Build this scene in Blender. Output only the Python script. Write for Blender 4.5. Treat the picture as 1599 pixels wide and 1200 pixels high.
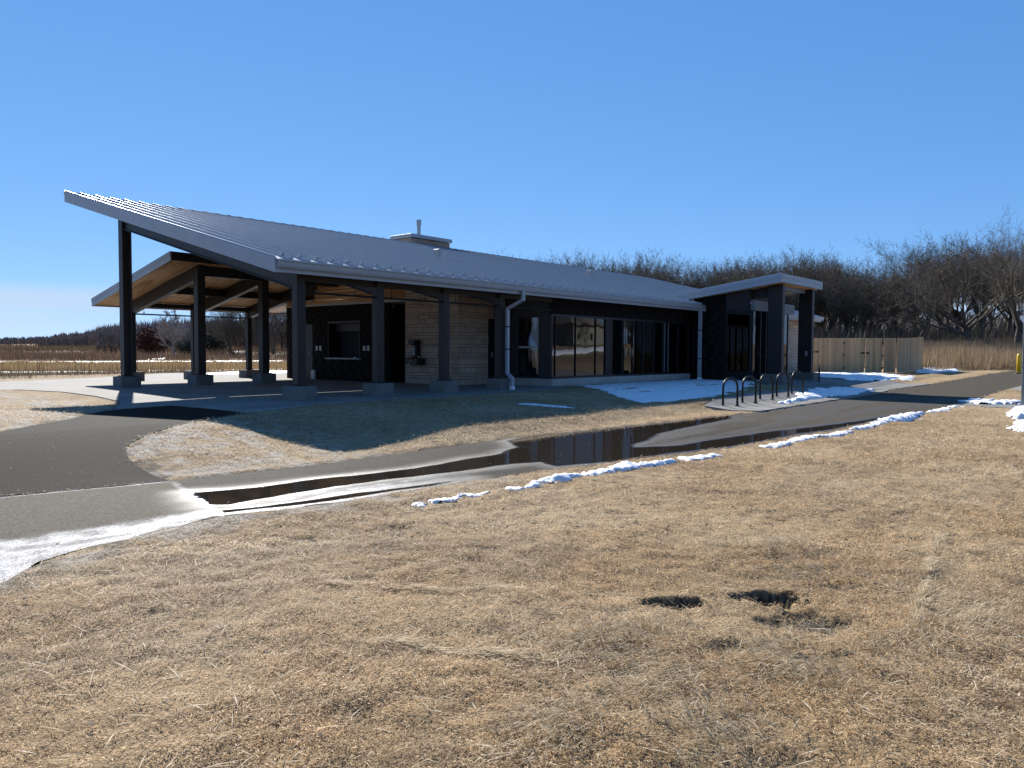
import bpy, bmesh, math, random
import numpy as np
from mathutils import Vector, Matrix
from mathutils.geometry import delaunay_2d_cdt

for o in list(bpy.data.objects):
    bpy.data.objects.remove(o, do_unlink=True)
SC = bpy.context.scene
COL = SC.collection
R = math.radians

# ------------------------------------------------------------------ camera, sky, sun, exposure
CAM_Z = 1.206
F_PX, YAW, PITCH, ROLL = 1207.3, R(39.906), R(2.47), R(0.264)
cd = bpy.data.cameras.new('camera')
cam = bpy.data.objects.new('camera', cd)
COL.objects.link(cam)
cd.sensor_width = 36.0
cd.lens = 36.0 * F_PX / 1599.0
cd.clip_start, cd.clip_end = 0.1, 9000.0
fw = Vector((math.cos(YAW) * math.cos(PITCH), math.sin(YAW) * math.cos(PITCH), -math.sin(PITCH)))
rt = Vector((math.sin(YAW), -math.cos(YAW), 0.0))
up = rt.cross(fw)
r2 = rt * math.cos(ROLL) + up * math.sin(ROLL)
u2 = -rt * math.sin(ROLL) + up * math.cos(ROLL)
M = Matrix((r2, u2, -fw)).transposed().to_4x4()
M.translation = Vector((0, 0, CAM_Z))
cam.matrix_world = M
SC.camera = cam

SUN_EL = R(32.0)
SUN_H = Vector((0.41, 0.912)).normalized()            # the sun stands behind the building, left of the view
SUN_AZ = math.atan2(SUN_H.x, SUN_H.y)                 # clockwise from +Y
sd = bpy.data.lights.new('sun', 'SUN')
sd.energy = 5.0
sd.angle = R(0.53)
sd.color = (1.0, 0.955, 0.89)
sun = bpy.data.objects.new('sun', sd)
COL.objects.link(sun)
sdir = Vector((SUN_H.x * math.cos(SUN_EL), SUN_H.y * math.cos(SUN_EL), math.sin(SUN_EL)))
sun.rotation_euler = sdir.to_track_quat('Z', 'Y').to_euler()
sun.location = sdir * 200

SKY_STRENGTH = 0.0735
W = bpy.data.worlds.new('World')
SC.world = W
W.use_nodes = True
nt = W.node_tree
nt.nodes.clear()
wo = nt.nodes.new('ShaderNodeOutputWorld')
bg = nt.nodes.new('ShaderNodeBackground')
sky = nt.nodes.new('ShaderNodeTexSky')
sky.sky_type = 'NISHITA'
sky.sun_disc = False
sky.sun_elevation = SUN_EL
sky.sun_rotation = SUN_AZ
sky.altitude = 250
sky.air_density = 0.5
sky.dust_density = 0.0
sky.ozone_density = 4.0
bg.inputs['Strength'].default_value = SKY_STRENGTH
# a low bank of thin stratus near the horizon, broken up by noise over the whole horizon
tc = nt.nodes.new('ShaderNodeTexCoord')
sep = nt.nodes.new('ShaderNodeSeparateXYZ')
nt.links.new(tc.outputs['Generated'], sep.inputs[0])
mp = nt.nodes.new('ShaderNodeMapping')
mp.inputs['Scale'].default_value = (1.2, 1.2, 26.0)
mp.inputs['Location'].default_value = (0.35, 0.1, 0.0)
nz = nt.nodes.new('ShaderNodeTexNoise')
nz.inputs['Scale'].default_value = 1.6
nz.inputs['Detail'].default_value = 5.0
nz.inputs['Roughness'].default_value = 0.5
nt.links.new(tc.outputs['Generated'], mp.inputs[0])
nt.links.new(mp.outputs[0], nz.inputs[0])
band = nt.nodes.new('ShaderNodeValToRGB')             # elevation window of the stratus
cr = band.color_ramp
cr.elements[0].position = 0.012; cr.elements[0].color = (0, 0, 0, 1)
cr.elements[1].position = 0.075; cr.elements[1].color = (0, 0, 0, 1)
e = cr.elements.new(0.03); e.color = (1, 1, 1, 1)
e = cr.elements.new(0.058); e.color = (1, 1, 1, 1)
nt.links.new(sep.outputs['Z'], band.inputs[0])
cov = nt.nodes.new('ShaderNodeMapRange')
cov.inputs['From Min'].default_value = 0.30
cov.inputs['From Max'].default_value = 0.50
nt.links.new(nz.outputs['Fac'], cov.inputs['Value'])
mul = nt.nodes.new('ShaderNodeMath'); mul.operation = 'MULTIPLY'
nt.links.new(band.outputs[0], mul.inputs[0]); nt.links.new(cov.outputs[0], mul.inputs[1])
mul2 = nt.nodes.new('ShaderNodeMath'); mul2.operation = 'MULTIPLY'; mul2.inputs[1].default_value = 0.62
nt.links.new(mul.outputs[0], mul2.inputs[0])
# even out the clear sky, channel by channel, as the photograph's deep even blue implies
spr = nt.nodes.new('ShaderNodeSeparateColor'); cmr = nt.nodes.new('ShaderNodeCombineColor')
nt.links.new(sky.outputs[0], spr.inputs[0])
for ch, gam, k in (('Red', .72, .93), ('Green', .50, 1.74), ('Blue', .36, 3.19)):
    pw = nt.nodes.new('ShaderNodeMath'); pw.operation = 'POWER'; pw.inputs[1].default_value = gam
    mu = nt.nodes.new('ShaderNodeMath'); mu.operation = 'MULTIPLY'; mu.inputs[1].default_value = k
    nt.links.new(spr.outputs[ch], pw.inputs[0]); nt.links.new(pw.outputs[0], mu.inputs[0]); nt.links.new(mu.outputs[0], cmr.inputs[ch])
mx = nt.nodes.new('ShaderNodeMixRGB')
mx.inputs['Color2'].default_value = (4.3, 4.8, 5.5, 1)
nt.links.new(mul2.outputs[0], mx.inputs['Fac'])
nt.links.new(cmr.outputs[0], mx.inputs['Color1'])
nt.links.new(mx.outputs[0], bg.inputs['Color'])
nt.links.new(bg.outputs[0], wo.inputs[0])

SC.view_settings.view_transform = 'Standard'
SC.view_settings.look = 'None'
SC.view_settings.gamma = 1.0
SC.view_settings.use_curve_mapping = False
SC.view_settings.exposure = 1.05
SC.cycles.use_denoising = True
SC.cycles.denoiser = 'OPENIMAGEDENOISE'
SC.cycles.denoising_input_passes = 'RGB_ALBEDO_NORMAL'
SC.cycles.denoising_prefilter = 'ACCURATE'
SC.cycles.use_adaptive_sampling = False
SC.cycles.sample_clamp_indirect = 3.0
SC.cycles.max_bounces = 8
SC.cycles.diffuse_bounces = 4
SC.cycles.transparent_max_bounces = 8
SC.cycles.caustics_reflective = False
SC.cycles.caustics_refractive = False

rng = np.random.default_rng(7)
random.seed(7)

# ------------------------------------------------------------------ small numeric helpers
def sstep(a, b, x):
    t = np.clip((np.asarray(x, float) - a) / (b - a), 0, 1)
    return t * t * (3 - 2 * t)

_perm = np.random.default_rng(3).random((256, 256))
def vnoise(x, y):
    x = np.asarray(x, float); y = np.asarray(y, float)
    xi = np.floor(x).astype(int); yi = np.floor(y).astype(int)
    fx = x - xi; fy = y - yi
    fx = fx * fx * (3 - 2 * fx); fy = fy * fy * (3 - 2 * fy)
    g = lambda i, j: _perm[i % 256, j % 256]
    a = g(xi, yi) * (1 - fx) + g(xi + 1, yi) * fx
    b = g(xi, yi + 1) * (1 - fx) + g(xi + 1, yi + 1) * fx
    return a * (1 - fy) + b * fy
def fbm(x, y, s=1.0, n=4):
    v = 0; a = 0.5; t = 0
    for i in range(n):
        v = v + a * vnoise(np.asarray(x) * s + 17.3 * i, np.asarray(y) * s + 9.1 * i); t += a
        a *= 0.5; s *= 2.03
    return v / t

def poly_sd(poly, X, Y):
    """signed distance to a polygon, positive inside"""
    X = np.asarray(X, float); Y = np.asarray(Y, float)
    P = np.asarray(poly, float)
    d = np.full(X.shape, 1e18); ins = np.zeros(X.shape, bool)
    n = len(P)
    for i in range(n):
        ax, ay = P[i]; bx, by = P[(i + 1) % n]
        ex, ey = bx - ax, by - ay
        t = np.clip(((X - ax) * ex + (Y - ay) * ey) / (ex * ex + ey * ey + 1e-12), 0, 1)
        dd = (X - ax - t * ex) ** 2 + (Y - ay - t * ey) ** 2
        d = np.minimum(d, dd)
        c = ((ay > Y) != (by > Y)) & (X < (bx - ax) * (Y - ay) / (by - ay + 1e-12) + ax)
        ins ^= c
    d = np.sqrt(d)
    return np.where(ins, d, -d)

# ------------------------------------------------------------------ shape of the ground
def terr(X, Y):
    X = np.asarray(X, float); Y = np.asarray(Y, float)
    t = np.clip((Y - 9.55) / 3.35, 0, 1); lo = .35 * (.6 * t + .4 * t * t * (3 - 2 * t)) + .05 * sstep(17, 22, Y)
    hi = .23 * sstep(9.1, 10.2, Y) + .17 * sstep(10.2, 14.0, Y)
    m = sstep(7.2, 10.8, X)
    upz = lo * (1 - m) + hi * m
    upz = np.maximum(upz, .40 * sstep(29.5, 33, X) * sstep(9.2, 12.0, Y))
    z = -.42 + upz
    far = 1 - sstep(52, 64, X)
    z = z + .02 * np.clip(X - 34, 0, 60) * (1 - sstep(8.6, 11.5, Y) * far) - .06 * sstep(40, 46, X) * sstep(10, 13, Y) * far
    z = z + .022 * np.clip(X - 62, 0, 90) * (1 - sstep(60, 160, Y))
    z = z - .25 * sstep(37, 48, Y) * (1 - sstep(30, 60, X))
    # a low hill far off on the left
    z = z + 3 * np.exp(-(((X - 190) / 90) ** 2 + ((Y - 420) / 110) ** 2))
    return z

NEAR = [(-30, 7.6), (-6, 7.0), (1.78, 6.1), (2.15, 6.46), (2.66, 6.70), (3.18, 6.79), (3.85, 6.98), (4.86, 6.70), (5.82, 6.63), (6.66, 6.57), (7.69, 6.42), (8.6, 6.30), (9.33, 6.11), (10.23, 6.0), (10.88, 5.83), (12.23, 5.55), (14.22, 5.41), (16.5, 5.16), (19.08, 5.08), (20.57, 4.97), (22.25, 4.86), (26.42, 4.83), (35.74, 5.0), (41.9, 4.75), (60, 3.2), (90, -1)]
FAR = [(-30, 11.2), (-6, 10.3), (2.85, 9.66), (4.55, 9.29), (5.67, 9.17), (6.58, 9.06), (8.35, 9.09), (9.28, 9.14), (10.96, 9.13), (12.24, 9.05), (13.68, 8.82), (15.91, 8.55), (18.99, 8.32), (20.59, 8.17), (25.13, 8.24), (30.96, 8.32), (35.6, 8.6), (39.8, 8.2), (45.1, 7.9), (52.5, 7.6), (60, 6.9), (90, 3)]
NEAR = np.array(NEAR); FAR = np.array(FAR)
def near_y(X): return np.interp(X, NEAR[:, 0], NEAR[:, 1])
def far_y(X): return np.interp(X, FAR[:, 0], FAR[:, 1])

DRIVE = [(-30, 12.6), (-6, 12.9), (4.01, 13.53), (4.65, 14.16), (5.58, 15.07), (6.15, 15.89), (6.8, 16.5), (7.55, 16.8), (8.32, 16.8), (8.38, 15.4), (8.33, 13.81), (7.65, 13.45), (6.95, 13.02), (6.4, 12.7), (5.91, 12.36), (5.5, 12.02), (5.15, 11.67), (4.93, 11.35), (4.80, 11.03), (4.71, 10.75), (4.66, 10.48), (4.61, 10.1), (4.58, 9.77), (4.55, 9.29), (2.85, 9.66), (-6, 10.3), (-30, 11.2)]
SLAB = [(8.36, 13.80), (8.41, 15.4), (8.34, 16.84), (7.55, 16.84), (7.0, 16.65), (8.01, 18.63), (8.34, 20.87), (8.50, 23.54), (8.1, 25.5), (7.2, 25.9), (4, 25.9), (-25, 25.0), (-25, 33.2), (4, 32.8), (9.59, 32.27), (11.6, 33.0), (15.5, 35.4), (18.4, 38.3), (21.7, 38.9), (27, 39.4), (27, 28.45), (19.3, 28.45), (19.3, 18.6), (20.98, 18.6), (20.98, 15.9), (20.6, 14.6), (16.0, 14.35), (10.45, 14.27), (9.23, 13.95)]
PAD = [(19.76, 9.62), (20.3, 8.24), (25.1, 8.30), (31.0, 8.40), (35.5, 8.68), (34.6, 9.3), (33.0, 9.9), (31.0, 10.45), (28.6, 10.5), (25.0, 10.4), (21.5, 10.0)]
WALK = [(31.2, 15.6), (31.0, 12.9), (30.2, 11.9), (31.4, 10.5), (33.2, 9.95), (34.8, 9.4), (35.7, 8.72), (40.6, 8.2), (41.0, 8.55), (38.6, 11.2), (37.6, 12.6), (36.2, 15.6)]
BRANCH = [(27.0, 4.90), (30.6, 5.02), (31.0, 3.2), (34, -6), (30, -6), (26.6, 2.9)]
BRANCH2 = [(38.6, 4.78), (42.5, 4.70), (43.2, 3.6), (46, -4), (41, -4), (37.2, 4.0)]

def hard_sd(X, Y):
    """positive on paving"""
    s = np.minimum(far_y(X) - Y, Y - near_y(X))
    for p in (DRIVE, SLAB, PAD, WALK, BRANCH, BRANCH2):
        s = np.maximum(s, poly_sd(p, X, Y))
    return s

# bare holes and scuffs in the near lawn: x, y, half length, half width, depth
HOLES = [(4.93, 1.90, .23, .15, .20), (4.44, 2.38, .22, .10, .13), (4.62, 1.60, .26, .19, .03), (5.7, 3.95, 0.2, 0.07, 0.021), (4.0, 2.5, 0.13, 0.06, 0.015),
         (6.1, 3.6, 0.19, 0.06, 0.017), (6.5, 4.0, 0.2, 0.06, 0.015), (5.1, 3.4, 0.17, 0.06, 0.015), (3.6, 3.2, 0.15, 0.07, 0.015), (3.3, 2.0, 0.15, 0.08, 0.021), (2.7, 2.6, 0.13, 0.06, 0.015), (4.1, 1.3, 0.18, 0.09, 0.021), (3.9, 1.8, 0.15, 0.08, 0.021), (4.7, 5.3, 0.22, 0.06, 0.021), (3.9, 5.6, 0.2, 0.07, 0.021), (7.6, 3.0, 0.24, 0.08, 0.015), (8.3, 3.8, 0.24, 0.07, 0.013), (3.2, 6.0, 0.16, 0.07, 0.021), (2.9, 5.4, 0.12, 0.06, 0.017), (3.6, 6.3, 0.2, 0.06, 0.021), (2.2, 4.2, 0.13, 0.07, 0.015), (2.5, 3.4, 0.12, 0.06, 0.013), (5.5, 1.6, 0.16, 0.08, 0.021), (5.3, 1.0, 0.14, 0.08, 0.021), (6.3, 1.9, 0.16, 0.08, 0.017), (3.0, 1.1, 0.13, 0.07, 0.017), (11.5, 3.5, 0.3, 0.1, 0.021), (13.5, 3.8, 0.4, 0.1, 0.021)]
def hole_depth(X, Y):
    d = np.zeros(np.shape(X)); rx, ry = math.sin(YAW), -math.cos(YAW)
    for hx, hy, a, b, dep in HOLES:
        u = (X - hx) * rx + (Y - hy) * ry; v = (X - hx) * -ry + (Y - hy) * rx
        w = (u / a) ** 2 + (v / b) ** 2 + (fbm(X, Y, 13, 3) - .5) * 2.6
        d = np.maximum(d, dep * (1 - sstep(.55, 1.15, w)))
    return d
def lawn_bumps(X, Y):
    near = 1 - sstep(18, 40, np.hypot(X, Y))
    near = near * (1 - .7 * sstep(8.6, 9.2, Y))
    return near * ((fbm(X, Y, 1.1, 3) - .5) * .09 + (fbm(X + 40, Y, 6.5, 3) - .5) * .052) 
def ground_z(X, Y):
    h = hard_sd(X, Y)
    k = sstep(0.0, 0.5, -h)
    z = terr(X, Y) + lawn_bumps(X, Y) * k + .018 * sstep(0, .12, -h) - hole_depth(X, Y)
    return np.where(h > .04, terr(X, Y) - .06, z)

# ------------------------------------------------------------------ building blocks
class MB:
    def __init__(s): s.v = []; s.f = []
    def add(s, vs, fs):
        n = len(s.v); s.v += [tuple(p) for p in vs]; s.f += [tuple(i + n for i in f) for f in fs]; return s
    def box(s, x0, x1, y0, y1, z0, z1):
        return s.add([(x0, y0, z0), (x1, y0, z0), (x1, y1, z0), (x0, y1, z0), (x0, y0, z1), (x1, y0, z1), (x1, y1, z1), (x0, y1, z1)],
                     [(3, 2, 1, 0), (4, 5, 6, 7), (0, 1, 5, 4), (1, 2, 6, 5), (2, 3, 7, 6), (3, 0, 4, 7)])
    def bbox(s, x0, x1, y0, y1, z0, z1, b=.01):
        """box with chamfered edges"""
        bm = bmesh.new(); bmesh.ops.create_cube(bm, size=1)
        for v in bm.verts: v.co = Vector((x0 + (v.co.x + .5) * (x1 - x0), y0 + (v.co.y + .5) * (y1 - y0), z0 + (v.co.z + .5) * (z1 - z0)))
        bmesh.ops.bevel(bm, geom=bm.edges[:], offset=b, segments=1, affect='EDGES', profile=.5)
        bm.verts.index_update()
        s.add([v.co[:] for v in bm.verts], [[v.index for v in f.verts] for f in bm.faces]); bm.free(); return s
    def prism_yz(s, pts, x0, x1):
        """polygon in (y,z) extruded along x"""
        n = len(pts)
        vs = [(x0, y, z) for y, z in pts] + [(x1, y, z) for y, z in pts]
        fs = [tuple(range(n))[::-1], tuple(range(n, 2 * n))] + [(i, (i + 1) % n, n + (i + 1) % n, n + i) for i in range(n)]
        return s.add(vs, fs)
    def prism_xz(s, pts, y0, y1):
        n = len(pts)
        vs = [(x, y0, z) for x, z in pts] + [(x, y1, z) for x, z in pts]
        fs = [tuple(range(n)), tuple(range(n, 2 * n))[::-1]] + [(i, n + i, n + (i + 1) % n, (i + 1) % n) for i in range(n)]
        return s.add(vs, fs)
    def tube(s, pts, r, n=8, cap=True):
        pts = [Vector(p) for p in pts]
        rs = r if isinstance(r, (list, tuple)) else [r] * len(pts)
        rings = []
        prev = None
        for i, p in enumerate(pts):
            d = (pts[min(i + 1, len(pts) - 1)] - pts[max(i - 1, 0)]).normalized()
            a = (prev - d * prev.dot(d)) if prev is not None else d.orthogonal()
            a.normalize(); prev = a; b = d.cross(a)
            rings.append([p + (a * math.cos(2 * math.pi * k / n) + b * math.sin(2 * math.pi * k / n)) * rs[i] for k in range(n)])
        vs = [q for ring in rings for q in ring]; fs = []
        for i in range(len(pts) - 1):
            for k in range(n):
                k2 = (k + 1) % n
                fs.append((i * n + k, i * n + k2, (i + 1) * n + k2, (i + 1) * n + k))
        if cap:
            fs.append(tuple(range(n))[::-1]); fs.append(tuple((len(pts) - 1) * n + k for k in range(n)))
        return s.add(vs, fs)
    def duct(s, pts, w, h):
        """square duct along points, width along x, depth along y-ish"""
        for a, b in zip(pts[:-1], pts[1:]):
            a = Vector(a); b = Vector(b); d = (b - a).normalized(); x = Vector((1, 0, 0)); y = d.cross(x)
            if y.length < 1e-4: y = Vector((0, 1, 0))
            y.normalize(); x = y.cross(d)
            e = d * (h * .35)
            vs = [p + x * sx * w / 2 + y * sy * h / 2 for p in (a - e, b + e) for sx, sy in ((-1, -1), (1, -1), (1, 1), (-1, 1))]
            s.add(vs, [(3, 2, 1, 0), (4, 5, 6, 7), (0, 1, 5, 4), (1, 2, 6, 5), (2, 3, 7, 6), (3, 0, 4, 7)])
        return s
    def build(s, name, mat=None, parent=None, smooth=False, **tags):
        me = bpy.data.meshes.new(name)
        me.from_pydata(s.v, [], s.f); me.validate(); me.update()
        bm = bmesh.new(); bm.from_mesh(me); bmesh.ops.recalc_face_normals(bm, faces=bm.faces); bm.to_mesh(me); bm.free()
        return obj(name, me, mat, parent, smooth, **tags)

def obj(name, me, mat=None, parent=None, smooth=False, **tags):
    if mat is not None:
        me.materials.clear(); me.materials.append(mat)
    if smooth:
        me.polygons.foreach_set('use_smooth', [True] * len(me.polygons))
    o = bpy.data.objects.new(name, me); COL.objects.link(o)
    if parent is not None:
        o.parent = parent
        if parent.type == 'EMPTY': o.matrix_parent_inverse = parent.matrix_basis.inverted()
    for k, v in tags.items(): o[k] = v
    return o
def thing(name, label, cat, loc=(0, 0, 0), rot=0.0, group=None):
    o = bpy.data.objects.new(name, None); COL.objects.link(o)
    o.location = loc; o.rotation_euler = (0, 0, rot); o['label'] = label; o['category'] = cat
    o.empty_display_size = .2
    if group: o['group'] = group
    return o
def dup(o, parent, loc=None, mat=None):
    c = o.copy(); COL.objects.link(c); c.parent = parent; c.matrix_parent_inverse = o.matrix_parent_inverse.copy()
    if loc is not None: c.location = loc
    return c
def dup_tree(root, loc, rot=0.0, scale=None, label=None, group=None):
    c = root.copy(); COL.objects.link(c); c.location = loc; c.rotation_euler = (0, 0, rot)
    if scale: c.scale = scale
    if label: c['label'] = label
    if group: c['group'] = group
    for ch in root.children:
        d = ch.copy(); COL.objects.link(d); d.parent = c; d.matrix_parent_inverse = ch.matrix_parent_inverse.copy()
        for g in ch.children:
            h = g.copy(); COL.objects.link(h); h.parent = d
    return c
def np_mesh(name, V, F):
    """V (n,3) floats, F (m,k) ints"""
    me = bpy.data.meshes.new(name)
    V = np.asarray(V, np.float32); F = np.asarray(F, np.int32)
    me.vertices.add(len(V)); me.vertices.foreach_set('co', V.ravel())
    k = F.shape[1]
    me.loops.add(F.size); me.loops.foreach_set('vertex_index', F.ravel())
    me.polygons.add(len(F)); me.polygons.foreach_set('loop_start', np.arange(0, F.size, k, dtype=np.int32))
    me.polygons.foreach_set('loop_total', np.full(len(F), k, np.int32))
    me.update(calc_edges=True)
    return me
def pt_attr(me, name, arr, kind='FLOAT'):
    a = me.attributes.new(name, kind, 'POINT')
    a.data.foreach_set('value' if kind == 'FLOAT' else 'color', np.asarray(arr, np.float32).ravel())
def grid_mesh(name, xs, ys, zf):
    X, Y = np.meshgrid(xs, ys); Z = zf(X, Y)
    V = np.stack([X.ravel(), Y.ravel(), Z.ravel()], 1)
    nx, ny = len(xs), len(ys)
    i = (np.arange(ny - 1)[:, None] * nx + np.arange(nx - 1)[None, :]).ravel()
    F = np.stack([i, i + 1, i + nx + 1, i + nx], 1)
    return np_mesh(name, V, F)
def sheet(name, poly, step, zoff, mat, skirt=.12, zfun=None, **tags):
    """paving sheet inside a polygon, following the ground, with a skirt at its edge"""
    P = np.array(poly, float); pts = []; nb = 0
    for i in range(len(P)):
        a, b = P[i], P[(i + 1) % len(P)]; n = max(1, int(np.hypot(*(b - a)) / step))
        for k in range(n): pts.append(tuple(a + (b - a) * k / n))
    nb = len(pts)
    gx = np.arange(P[:, 0].min() + step * .4, P[:, 0].max(), step); gy = np.arange(P[:, 1].min() + step * .4, P[:, 1].max(), step)
    GX, GY = np.meshgrid(gx, gy); GX = GX.ravel(); GY = GY.ravel(); s = poly_sd(poly, GX, GY) > step * .35
    pts += list(zip(GX[s], GY[s]))
    vo, eo, fo, *_ = delaunay_2d_cdt([Vector(p) for p in pts], [(i, (i + 1) % nb) for i in range(nb)], [], 1, 1e-6)
    X = np.array([v.x for v in vo]); Y = np.array([v.y for v in vo])
    Z = (zfun or terr)(X, Y) + zoff
    mb = MB(); mb.add(list(zip(X, Y, Z)), [f for f in fo])
    bi = [(i, (i + 1) % nb) for i in range(nb)]
    for a, b in bi:
        mb.add([(X[a], Y[a], Z[a]), (X[b], Y[b], Z[b]), (X[b], Y[b], Z[b] - skirt), (X[a], Y[a], Z[a] - skirt)], [(0, 1, 2, 3)])
    me = bpy.data.meshes.new(name); me.from_pydata(mb.v, [], mb.f); me.update()
    bm = bmesh.new(); bm.from_mesh(me)
    bmesh.ops.remove_doubles(bm, verts=bm.verts, dist=1e-4)
    for f in bm.faces:
        if f.normal.z < -.5: f.normal_flip()
    bm.to_mesh(me); bm.free()
    return obj(name, me, mat, **tags)

# ------------------------------------------------------------------ materials
def mat_new(name):
    m = bpy.data.materials.new(name); m.use_nodes = True
    t = m.node_tree; return m, t, t.nodes['Principled BSDF'], t.nodes, t.links
def coords(N, L, kind='Object', scale=(1, 1, 1)):
    tcn = N.new('ShaderNodeTexCoord'); mpn = N.new('ShaderNodeMapping'); mpn.inputs['Scale'].default_value = scale
    L.new(tcn.outputs[kind], mpn.inputs[0]); return mpn.outputs[0]
def geo_pos(N, L, scale=(1, 1, 1)):
    g = N.new('ShaderNodeNewGeometry'); mpn = N.new('ShaderNodeMapping'); mpn.inputs['Scale'].default_value = scale
    L.new(g.outputs['Position'], mpn.inputs[0]); return mpn.outputs[0]
def noise(N, L, vec, scale, detail=4, rough=.55, dist=0):
    n = N.new('ShaderNodeTexNoise'); n.inputs['Scale'].default_value = scale; n.inputs['Detail'].default_value = detail
    n.inputs['Roughness'].default_value = rough; n.inputs['Distortion'].default_value = dist
    L.new(vec, n.inputs['Vector']); return n.outputs['Fac']
def ramp(N, L, fac, stops):
    r = N.new('ShaderNodeValToRGB'); el = r.color_ramp.elements
    while len(el) > 1: el.remove(el[-1])
    el[0].position = stops[0][0]; el[0].color = (*stops[0][1], 1)
    for p, c in stops[1:]:
        q = el.new(p); q.color = (*c, 1)
    L.new(fac, r.inputs[0]); return r.outputs[0]
def mixc(N, L, fac, a, b, mode='MIX'):
    m = N.new('ShaderNodeMixRGB'); m.blend_type = mode
    for s, v in ((0, fac), (1, a), (2, b)):
        if isinstance(v, (int, float)): m.inputs[s].default_value = v
        elif isinstance(v, tuple): m.inputs[s].default_value = (*v, 1)
        else: L.new(v, m.inputs[s])
    return m.outputs[0]
def maprange(N, L, v, a, b, c=0., d=1.):
    m = N.new('ShaderNodeMapRange')
    for k, x in (('From Min', a), ('From Max', b), ('To Min', c), ('To Max', d)): m.inputs[k].default_value = x
    L.new(v, m.inputs['Value']); return m.outputs[0]
def math2(N, L, op, a, b):
    m = N.new('ShaderNodeMath'); m.operation = op
    for i, v in enumerate((a, b)):
        if isinstance(v, (int, float)): m.inputs[i].default_value = v
        else: L.new(v, m.inputs[i])
    return m.outputs[0]
def bump(N, L, h, strength, dist, target):
    b = N.new('ShaderNodeBump'); b.inputs['Strength'].default_value = strength; b.inputs['Distance'].default_value = dist
    L.new(h, b.inputs['Height']); L.new(b.outputs[0], target); return b
def attr(N, name, out='Fac'):
    a = N.new('ShaderNodeAttribute'); a.attribute_name = name; return a.outputs[out]
def simple(name, c1, c2, scale, rough, metallic=0., bumps=0., bscale=None, sc=(1, 1, 1), rvar=.08, spec=.5, world=True, objvar=0.):
    m, t, p, N, L = mat_new(name)
    v = geo_pos(N, L, sc) if world else coords(N, L, 'Object', sc)
    n = noise(N, L, v, scale, 5, .6)
    c = ramp(N, L, n, [(.3, c1), (.7, c2)])
    if objvar:
        oi = N.new('ShaderNodeObjectInfo')
        hv = N.new('ShaderNodeHueSaturation'); L.new(maprange(N, L, oi.outputs['Random'], 0, 1, 1 - objvar, 1 + objvar), hv.inputs['Value']); L.new(c, hv.inputs['Color']); c = hv.outputs[0]
    L.new(c, p.inputs['Base Color'])
    L.new(maprange(N, L, noise(N, L, v, scale * 2.7, 3), .25, .75, max(0, rough - rvar), min(1, rough + rvar)), p.inputs['Roughness'])
    p.inputs['Metallic'].default_value = metallic; p.inputs['Specular IOR Level'].default_value = spec
    if bumps: bump(N, L, noise(N, L, v, bscale or scale * 6, 4), bumps, .02, p.inputs['Normal'])
    return m

MAT = {}
MAT['roof'] = simple('zinc_roof_metal', (.335, .38, .435), (.37, .415, .47), 1.5, .28, .40, 0, 3, rvar=.0)
MAT['trim'] = simple('grey_trim_metal', (.31, .345, .38), (.35, .385, .42), 2, .5, .2, .04, 4, spec=.3)
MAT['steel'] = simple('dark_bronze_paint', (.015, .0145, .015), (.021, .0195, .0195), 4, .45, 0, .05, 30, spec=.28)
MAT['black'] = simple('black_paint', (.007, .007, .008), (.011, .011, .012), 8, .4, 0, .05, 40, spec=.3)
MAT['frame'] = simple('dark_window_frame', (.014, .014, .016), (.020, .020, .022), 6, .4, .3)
MAT['panel'] = simple('charcoal_metal_panel', (.018, .019, .022), (.023, .024, .027), 2, .5, 0, .04, 5, spec=.3)
MAT['bluepanel'] = simple('slate_metal_panel', (.11, .125, .14), (.14, .155, .17), 2, .45, .3)
MAT['concrete'] = simple('pale_concrete', (.28, .265, .24), (.36, .345, .32), 1.3, .85, 0, .25, 60)
MAT['pier'] = simple('pier_concrete', (.105, .105, .10), (.16, .155, .145), 3, .9, 0, .35, 50)
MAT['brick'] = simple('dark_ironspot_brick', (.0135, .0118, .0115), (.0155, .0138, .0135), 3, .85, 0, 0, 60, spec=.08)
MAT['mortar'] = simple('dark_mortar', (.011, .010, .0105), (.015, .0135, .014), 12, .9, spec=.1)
MAT['outlet'] = simple('grey_outlet_cover', (.32, .32, .32), (.38, .38, .37), 10, .5, .2)
MAT['sill'] = simple('stone_sill', (.34, .33, .31), (.42, .41, .39), 5, .7)
MAT['shutter'] = simple('steel_shutter', (.04, .043, .05), (.052, .056, .062), 4, .5, .2, spec=.3)
MAT['galv'] = simple('grey_post_paint', (.13, .155, .165), (.16, .185, .195), 3, .45, .3)
MAT['yellow'] = simple('yellow_plastic', (.75, .48, .015), (.80, .53, .02), 4, .45)
MAT['white'] = simple('white_plate', (.68, .68, .70), (.76, .76, .78), 6, .5)
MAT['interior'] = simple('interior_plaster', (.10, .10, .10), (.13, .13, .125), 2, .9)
MAT['soil'] = simple('dark_soil', (.035, .028, .020), (.075, .060, .042), 14, .95, 0, .8, 40)
MAT['hinge'] = simple('black_iron', (.012, .012, .012), (.02, .02, .02), 9, .5, .5)
MAT['siding'] = simple('house_siding', (.24, .22, .18), (.28, .26, .215), 1, .8)
MAT['shingle'] = simple('house_shingle', (.14, .11, .09), (.20, .16, .13), 6, .9, 0, .3, 20)

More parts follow.
